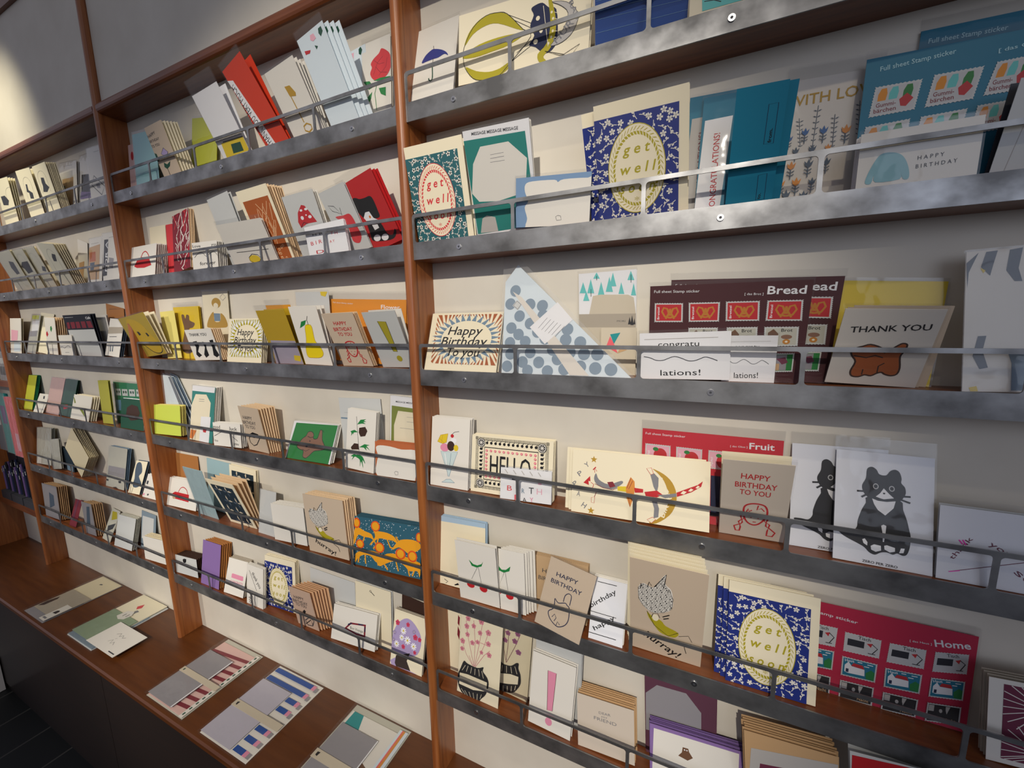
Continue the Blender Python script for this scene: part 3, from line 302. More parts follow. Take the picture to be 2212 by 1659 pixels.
b3_vase2|L,plum,10,113,714,134,1122,135,1577;L,plum,10,128,722,287,1159,385,1494;L,plum,10,122,719,46,1015,47,1506;F,plumf,115,1407,63;F,plumf,278,1285,69;F,plumf,327,1468,62;F,plumf,370,1068,70;F,plumf,65,1221,63;F,plumf,199,1541,63;P,black,-25,630,69,653,225,685,341,808,397,812,395,702,450,580,469,390,413,225,313,78,111,-8,-2,-25;P,cream,-11,400,238,491,409,509,406,323,192,230,3,167;L,cream,10,40,612,34,456;L,cream,9,134,640,144,477;L,cream,10,227,663,261,519;L,cream,9,317,713,374,559;L,cream,10,85,141,94,7;L,cream,10,180,172,188,40;L,cream,10,272,220,271,83;L,cream,10,363,274,348,158
b3_friend|T~grey~394~720~600~736~44~0~DEAR;T~grey~440~665~546~676~27~0~MY;T~grey~304~591~701~596~58~0~FRIEND;L,papergrey,8,393,387,479,380,528,360
b3_msgpurple|P,greyp,1,1178,185,1393,650,1405,882,1127,888,560,-2,450
b3_owl|P,paper,64,791,1335,805,1301,191,33,108;P,brown,516,637,600,639,610,594,667,518,587,455,444,485,500,551;E,white,543,603,12,10;E,white,579,604,11,10
b3_kraftblur|P,papergrey,86,1330,1120,1486,1099,945,45,753;P,plum,196,1102,707,1188,688,898,172,812
b3_redcard|P,red,22,1970,856,2032,856,1355,-8,1283
b3_browntall|P,maroon,300,1434,344,1382,320,1173,280,1226;P,maroon,285,1161,334,1043,310,831,264,951
b3_stripes|P,slate,155,1527,244,1532,212,1380,191,1266,117,1366;P,slate,337,1528,434,1540,406,1326,438,1185,380,1190,314,1311;P,yellow,111,1358,154,1328,137,1297;P,slate,-6,1421,42,1466,95,1526,21,1317,13,1150;P,slate,111,613,178,615,151,452,198,266,132,250,74,394;P,yellow,51,45,112,63,126,4,65,3;P,greyblue,354,414,471,427,482,18,382,17,380,314
b3_greypack|L,papergrey,4,138,421,108,15
b1_arch1|A,dark,1008,1090,338,278;P,dark,203,957,538,956,780,781,636,641,244,676
b1_arch2|A,dark,549,1102,277,328;P,dark,424,1003,524,994,486,830,717,725,680,560,446,579,484,745,339,786
b1_arch3|A,dark,416,1128,277,324;P,dark,340,1045,524,1019,517,859,676,730,445,625,196,657,297,808,292,917
b1_arch4|P,dark,733,1087,1068,1024,1029,631,748,620,624,865
b1_arch5|A,dark,645,1158,291,375;P,black,532,1006,1014,1005,969,655,511,616,439,785,268,861
b1_arch6|A,dark,614,1137,279,356;P,dark,893,798,1128,747,991,600,754,650
b1_arch7|A,dark,550,1037,259,381;P,dark,608,1011,789,991,668,779,480,769,497,888
b1_book1|L,dark,6,336,1403,894,1397;P,tan,201,1012,963,1040,868,223,66,234;P,dark,251,806,386,811,409,680,274,674
b1_photo|P,black,116,970,652,919,668,393,76,442;P,purpled,58,473,697,389,723,221,20,252
b1_diamond|C,black,21,288,646,123,408,647,97,853,304;P,greyp,350,409,578,435,602,280,438,297;L,dark,5,392,1264,695,1260
b1_door|P,tan,52,640,411,779,297,133,-167,-8
b1_photo2|P,tan,-38,1123,695,1166,696,106,-11,122;P,rustl,34,970,435,962,452,671,51,675;P,slate,84,643,392,647,344,419,129,406;L,dark,5,112,1225,602,1219
b1_word|P,black,117,1203,358,1200,227,162,-53,144;T~white~256~272~344~1146~139~1~FOR A;L,dark,6,405,1251,741,1253;P,greyp,378,679,658,638,590,369,365,406
b1_pinkcolor|P,pinkl,132,899,788,870,722,504,107,454;P,iceblue,391,423,995,456,975,74,370,54
b1_yellowlabel|P,white,126,1211,769,1250,764,875,121,829;P,greyp,-145,818,681,864,664,656,-122,618;P,lime,53,1428,662,1444,666,1300,57,1282
b1_cherry|P,leaf,425,966,511,1001,562,904,455,785,399,866;P,red,44,754,136,807,200,692,99,605,21,669
b1_wave|L,dark,11,40,279,195,295,321,246,488,294,645,326,797,261;L,dark,8,332,101,622,102
b1_cafe|P,greyw,80,859,2034,869,1942,-11,45,-1;T~white~1578~1189~1904~1197~72~2~Cafe;L,white,7,109,1267,737,1268;P,maroon,420,1115,734,1121,691,915,406,903;P,maroon,802,1120,1072,1121,1066,919,770,911;P,maroon,1174,1125,1470,1125,1462,920,1165,918;P,maroon,1558,1130,1855,1124,1911,921,1590,919;P,maroon,171,1110,351,1116,302,904,88,900
b1_kraftbag|L,dark,10,186,1355,1193,1516
b1_whitepack|P,kraftgrey,-180,888,928,936,951,747,-151,677;L,dark,16,124,589,572,619;P,slate,263,314,305,317,331,140,271,135;P,slate,401,325,442,328,462,151,403,146
b1_tinyflower|P,dark,413,639,537,646,585,536,462,529
b1_greencard|P,red,195,368,564,423,595,287,312,222
b1_whitestack|P,oliveg,-94,745,59,739,233,565,130,540;P,oliveg,599,360,810,378,1118,208,1032,151
b1_greensheet|S,pale,94,1157,456,1170,472,940,122,929;S,pale,536,1165,901,1178,905,951,545,935;S,pale,993,1180,1371,1195,1374,964,1002,951;S,pale,1460,1199,1694,1206,1681,983,1446,969;P,ltblue,89,773,410,794,401,442,111,420
b1_darkgreen|P,dkbrown,381,666,669,774,1014,735,1162,539,1029,324,630,265,331,423
b1_greysleeve|P,paper,85,325,411,300,413,29,-22,-2
b1_navy|P,greyblue,421,260,901,311,907,-88,426,-144
b1_creamband|P,greyp,76,706,1218,725,1203,387,53,395;P,black,3,234,161,235,148,176,14,177;P,dkbrown,475,9,698,51,861,-13,567,-73;P,black,813,262,997,286,1010,213,863,193
b1_cyclist|P,slate,86,747,101,970,335,990,521,713,401,557,663,331,395,196,160,244,175,463
b1_dots|P,dark,51,515,155,511,142,402,51,408;P,pink,21,103,116,116,86,41,14,49;P,dark,251,118,345,131,338,78,263,67
b1_greystack|P,slate,643,1075,1040,986,1006,561,524,397
b1_redstripe|P,plum,81,205,210,1039,316,1054,280,193
b1_kraftgrey|P,slate,397,1098,635,1134,449,404,177,402
b1_foliage|P,olive,77,995,397,1033,546,829,206,702;P,dark,111,477,572,676,478,452,163,289
b1_bluegrey|P,greyw,80,1168,806,1206,768,458,41,364
b1_arch8|!none
"""
FIT_DATA = """
b2_pinksliver 1 -0.7469 0.0953 0.1252 -2.1 0.055 0.03
b2_aqua 1 -0.6907 0.1095 0.1311 -3.8 0.019 0.02
b2_tulip 1 -0.5472 0.076 0.119 2.4 -0.246 0.0183
b2_yellowpack 1 -0.4812 0.1026 0.1278 -9.3 0.05 0.043
b2_bunny 1 -0.3065 0.0923 0.1365 3.8 -0.429 0.0271
b2_orange 1 -0.1581 0.071 0.1562 13.5 -0.43 0.0272
b2_key 1 -0.0716 0.0852 0.1246 6.5 -0.428 0.027
b2_floral 1 0.0374 0.0704 0.152 9.5 -0.32 0.0219
b2_floralback 1 0.0839 0.0365 0.149 5.8 -0.0 0.048
b2_rose 1 0.0979 0.0685 0.1528 0.7 0.08 0.037
b2_bag 2 -0.7717 0.1305 0.0879 0.4 0.175 0.008
b2_creamback 2 -0.731 0.0809 0.1407 -0.7 0.05 0.045
b2_redback 2 -0.6436 0.0508 0.1388 -0.4 0.061 0.042
b2_marble 2 -0.5595 0.0741 0.1576 10.6 0.182 0.014
b2_forever 2 -0.461 0.1035 0.0649 -1.6 0.039 0.008
b2_bows 2 -0.3454 0.0821 0.1582 5.8 -0.22 0.037
b2_bunnyline 2 -0.3182 0.156 0.0951 -0.7 -0.395 0.0255
b2_blossom 2 -0.2205 0.1012 0.1549 1.9 -0.33 0.034
b2_mushroom 2 -0.0927 0.0909 0.1276 2.2 -0.3 0.034
b2_birthwhite 2 -0.047 0.111 0.0592 2.5 -0.1 0.0113
b2_apple 2 0.0336 0.0719 0.121 9.0 -0.38 0.034
b2_catred 2 0.0894 0.0922 0.1283 12.4 -0.38 0.041
b2_smile 3 -0.8089 0.1514 0.1201 6.3 -0.3 0.0209
b2_yellowback 3 -0.6961 0.0723 0.1316 2.1 -0.007 0.035
b2_kangaroo 3 -0.656 0.1218 0.1434 -0.1 0.03 0.042
b2_girl 3 -0.5215 0.1109 0.1778 -1.6 0.031 0.045
b2_shoes 3 -0.5206 0.1165 0.0818 1.9 -0.193 0.0158
b2_hbolive 3 -0.3738 0.1318 0.1067 -0.3 0.165 0.01
b2_yellowbunny 3 -0.2027 0.0932 0.1259 0.0 -0.298 0.0208
b2_orangeback 3 -0.1971 0.081 0.1353 -0.6 -0.23 0.035
b2_pear 3 -0.0999 0.0836 0.1288 -0.8 -0.249 0.0185
b2_braids 3 0.0069 0.0842 0.1178 0.6 -0.413 0.0263
b2_bang 3 0.1164 0.0808 0.1179 1.4 -0.422 0.0268
b2_flowersheet 3 -0.0504 0.21 0.1333 -2.7 0.02 0.047
b2_clearblossom 3 -0.147 0.1046 0.1582 -1.9 -0.021 0.045
b2_lime 4 -0.7876 0.1567 0.087 2.5 0.106 0.008
b2_msgteal 4 -0.5968 0.1068 0.1521 -0.7 0.169 0.012
b2_goodluck 4 -0.4696 0.1171 0.0617 2.6 0.08 0.006
b2_boy 4 -0.3324 0.075 0.1188 -2.2 -0.163 0.0143
b2_dog 4 -0.1914 0.147 0.0893 0.9 0.483 0.01
b2_palms 4 0.0042 0.0814 0.1303 -2.4 0.12 0.01
b2_hangtag 4 -0.0402 0.1246 0.1481 2.3 -0.0 0.052
b2_msggreen 4 0.109 0.0727 0.1614 -2.2 0.051 0.035
b2_orangeframe 4 0.0961 0.1049 0.0721 1.6 0.078 0.006
b2_bag2 5 -0.7727 0.1545 0.0845 2.4 0.236 0.01
b2_kraftbag 5 -0.7758 0.125 0.1536 0.9 0.053 0.045
b2_bluepack 5 -0.6046 0.0911 0.155 -0.7 -0.173 0.0148
b2_bluepack2 5 -0.6124 0.1139 0.1547 -1.7 0.053 0.045
b2_fish 5 -0.4711 0.1155 0.151 0.2 -0.332 0.0224
b2_fish2 5 -0.4958 0.1168 0.1524 -1.4 0.087 0.04
b2_crumpled 5 -0.3366 0.0626 0.1153 -0.1 0.151 0.014
b2_whitebundle 5 -0.2631 0.1205 0.0953 4.0 0.033 0.008
b2_hurray 5 -0.1356 0.1301 0.1441 2.2 -0.004 0.008
b2_lions 5 0.0056 0.1877 0.1075 3.3 0.199 0.008
b2_whitebox 6 -0.7789 0.1271 0.0576 4.9 0.064 0.008
b2_purple 6 -0.639 0.0885 0.13 1.0 0.178 0.008
b2_congrats 6 -0.5294 0.0874 0.0965 2.7 0.317 0.01
b2_thankyou 6 -0.4191 0.0697 0.1118 -0.1 0.116 0.008
b2_getwell 6 -0.3634 0.1226 0.138 3.5 0.12 0.026
b2_hbpink 6 -0.2146 0.0771 0.1148 1.2 -0.129 0.0127
b2_bonvoyage 6 -0.0944 0.1395 0.08 4.0 0.305 0.01
b2_greyback 6 -0.2062 0.1585 0.1343 -0.7 0.041 0.048
b2_keycard 6 -0.0393 0.1114 0.1454 0.3 0.091 0.04
b2_brownears 6 0.0917 0.0753 0.1436 -5.0 0.0 0.051
b2_bouquet 6 0.0923 0.0885 0.1211 0.3 0.25 0.01
b3_umbrella 1 0.2277 0.0872 0.1423 1.9 0.289 0.012
b3_balloon 1 0.3253 0.2131 0.099 -3.3 -0.0 0.014
b3_bluestripe 1 0.5463 0.1178 0.0818 -3.4 -0.337 0.0227
b3_tealframe 1 0.6671 0.0737 0.0649 -1.2 -0.129 0.0127
b3_getwellteal 2 0.23 0.1141 0.1552 -0.2 -0.208 0.0165
b3_message 2 0.3436 0.1115 0.1582 -1.5 -0.3 0.03
b3_blueframe 2 0.424 0.1187 0.0712 -4.1 -0.1 0.0113
b3_getwellblue 2 0.5567 0.1181 0.1486 0.8 -0.3 0.0209
b3_getwellblue2 2 0.5421 0.1186 0.1473 2.8 -0.3 0.032
b3_congratteal 2 0.6647 0.071 0.1559 -2.3 0.03 0.046
b3_congratteal2 2 0.6829 0.0695 0.1499 -2.1 0.06 0.037
b3_congratteal3 2 0.7202 0.0521 0.1315 -1.8 -0.42 0.0267
b3_withlove 2 0.7767 0.0929 0.1465 -3.2 0.04 0.046
b3_gummi 2 0.8536 0.1337 0.1483 -2.1 0.08 0.03
b3_gummi2 2 0.9024 0.1221 0.1703 -1.9 0.03 0.048
b3_sweater 2 0.8517 0.0998 0.0598 -0.2 -0.017 0.006
b3_greypack 2 0.9647 0.0624 0.0834 -4.0 -0.205 0.0163
b3_hbteal 3 0.2338 0.1506 0.1096 -0.2 0.347 0.006
b3_mori 3 0.519 0.0897 0.1603 1.0 0.02 0.049
b3_tangram 3 0.5546 0.0546 0.0736 -0.4 -0.0 0.044
b3_bread 3 0.6309 0.1885 0.1316 -0.5 -0.15 0.024
b3_bread2 3 0.6542 0.1952 0.1345 -1.9 -0.12 0.034
b3_congrat 3 0.6212 0.1157 0.0665 1.5 -0.088 0.0107
b3_congrat2 3 0.7281 0.062 0.063 0.1 -0.1 0.02
b3_yellow 3 0.851 0.1 0.1243 -3.9 0.085 0.04
b3_thankdog 3 0.8455 0.088 0.0989 -2.4 -0.424 0.0268
b3_stripes 3 0.9682 0.0752 0.1544 2.2 0.114 0.012
b3_icecream 4 0.2306 0.086 0.1336 0.4 0.15 0.01
b3_hello 4 0.3207 0.1608 0.1055 1.3 0.169 0.014
b3_birthsmall 4 0.3863 0.0965 0.0552 2.6 0.218 0.006
b3_acrobat 4 0.5178 0.2062 0.1019 1.5 0.2 0.007
b3_fruit 4 0.6217 0.1905 0.1398 -0.1 0.04 0.047
b3_braids 4 0.7373 0.0797 0.1383 1.4 -0.401 0.0258
b3_catleft 4 0.8241 0.1029 0.1409 1.0 0.17 0.026
b3_catright 4 0.8691 0.097 0.1411 -0.4 0.25 0.01
b3_thankso 4 0.9682 0.1014 0.0875 -0.3 0.161 0.008
b3_treecard 5 0.2185 0.1178 0.1435 1.5 0.161 0.03
b3_cherry 5 0.2911 0.0875 0.1265 1.2 -0.069 0.0098
b3_cherry2 5 0.3791 0.0523 0.1213 1.8 0.02 0.012
b3_hbkraft 5 0.4356 0.1043 0.1085 0.7 0.1 0.032
b3_hbcat 5 0.4532 0.0842 0.1234 -11.0 0.2 -0.004
b3_birthday 5 0.5485 0.0572 0.0999 -0.3 0.451 0.008
b3_hurray 5 0.6168 0.1063 0.1951 -0.8 -0.269 0.0194
b3_getwell 5 0.7571 0.1114 0.1531 0.7 0.122 0.01
b3_home 5 0.8129 0.2221 0.1351 0.1 0.04 0.046
b3_rays 5 1.0396 0.0734 0.1115 5.2 -0.008 0.014
b3_browntall 6 0.2226 0.0633 0.2374 -0.9 -0.0 0.052
b3_vase 6 0.2707 0.096 0.2128 -1.2 0.15 0.012
b3_vase2 6 0.3515 0.0634 0.2145 -5.0 -0.0 0.048
b3_bangpink 6 0.4326 0.0837 0.1469 -3.4 0.071 0.01
b3_bows 6 0.4387 0.0885 0.1703 -1.6 -0.025 0.035
b3_friend 6 0.5317 0.0998 0.0977 3.2 0.101 0.01
b3_msgpurple 6 0.6455 0.1115 0.1535 2.1 0.02 0.048
b3_owl 6 0.657 0.1419 0.0848 3.7 0.25 0.008
b3_kraftblur 6 0.7987 0.1128 0.1605 4.9 -0.043 0.0085
b3_redcard 6 0.9296 0.0868 0.2023 7.6 -0.131 0.0128
b1_arch1 1 -1.5682 0.1126 0.1494 -2.3 -0.067 0.012
b1_arch2 1 -1.353 0.1061 0.1429 -2.8 -0.135 0.013
b1_arch3 1 -1.2217 0.0924 0.1402 -0.5 -0.137 0.0131
b1_book1 1 -1.1999 0.1179 0.1507 -4.7 0.08 0.034
b1_photo 1 -1.0379 0.0946 0.1525 -1.0 0.116 0.025
b1_diamond 1 -0.9229 0.0952 0.1391 -2.4 0.04 0.01
b1_arch4 2 -1.6142 0.1315 0.1421 0.9 -0.3 0.024
b1_arch5 2 -1.5149 0.1138 0.1407 -0.4 -0.3 0.03
b1_arch6 2 -1.4378 0.1108 0.142 0.6 -0.3 0.037
b1_arch7 2 -1.2504 0.1023 0.1319 -7.6 -0.343 0.023
b1_door 2 -1.2028 0.0645 0.1407 -16.6 0.0 0.05
b1_photo2 2 -1.0352 0.0869 0.1384 0.3 0.154 0.012
b1_word 2 -0.9324 0.0951 0.138 -1.7 0.101 0.01
b1_pinkcolor 3 -1.7697 0.108 0.1342 -1.1 0.117 0.01
b1_yellowlabel 3 -1.6253 0.0795 0.1462 -2.8 0.215 0.014
b1_creamtall 3 -1.5801 0.118 0.1474 -4.9 0.227 0.02
b1_cherry 3 -1.4215 0.0829 0.1286 -2.4 0.044 0.01
b1_wave 3 -1.2992 0.1019 0.0685 0.7 0.002 0.006
b1_cafe 3 -1.23 0.1941 0.1348 0.1 -0.1 0.017
b1_whiteback 3 -1.098 0.0831 0.1318 -0.3 -0.05 0.04
b1_kraftbag 3 -1.079 0.1097 0.1512 -10.3 0.0 0.052
b1_whitepack 3 -1.0033 0.0881 0.1169 -3.9 0.211 0.01
b1_limebox 4 -1.7854 0.0975 0.1373 1.0 0.274 0.014
b1_tinyflower 4 -1.6472 0.0873 0.0727 0.5 0.402 0.006
b1_pinkpack 4 -1.5645 0.1164 0.1363 -0.7 0.287 0.014
b1_greencard 4 -1.4459 0.0998 0.1341 -1.8 0.291 0.014
b1_whitestack 4 -1.3266 0.1384 0.0853 -0.6 0.25 0.006
b1_yellowtall 4 -1.1101 0.0693 0.1444 2.4 0.046 0.016
b1_greensheet 4 -1.0785 0.1664 0.1381 -0.0 0.049 0.04
b1_darkgreen 4 -0.9739 0.1373 0.0946 0.6 0.148 0.008
b1_greysleeve 5 -1.7473 0.1355 0.1463 3.4 0.154 0.014
b1_clearsleeve 5 -1.5784 0.0761 0.1158 8.4 0.101 0.01
b1_navy 5 -1.5421 0.1007 0.0852 -3.6 0.04 0.025
b1_creamband 5 -1.156 0.1223 0.1378 1.0 0.206 0.01
b1_cyclist 5 -1.0048 0.0691 0.1055 2.7 0.408 0.01
b1_dots 5 -0.9198 0.0876 0.0726 0.9 0.368 0.012
b1_greystack 6 -1.7481 0.1402 0.1388 2.1 0.046 0.01
b1_redstripe 6 -1.5344 0.0572 0.1018 1.6 0.331 0.01
b1_kraftgrey 6 -1.3855 0.0792 0.1246 1.9 0.014 0.01
b1_foliage 6 -1.2657 0.0601 0.1104 -3.9 0.39 0.01
b1_greywhite 6 -1.1693 0.1192 0.1082 2.2 0.259 0.008
b1_bluegrey 6 -1.0511 0.0927 0.1346 -1.5 0.136 0.035
b1_box 6 -0.9585 0.1389 0.0793 4.3 0.063 0.008
"""
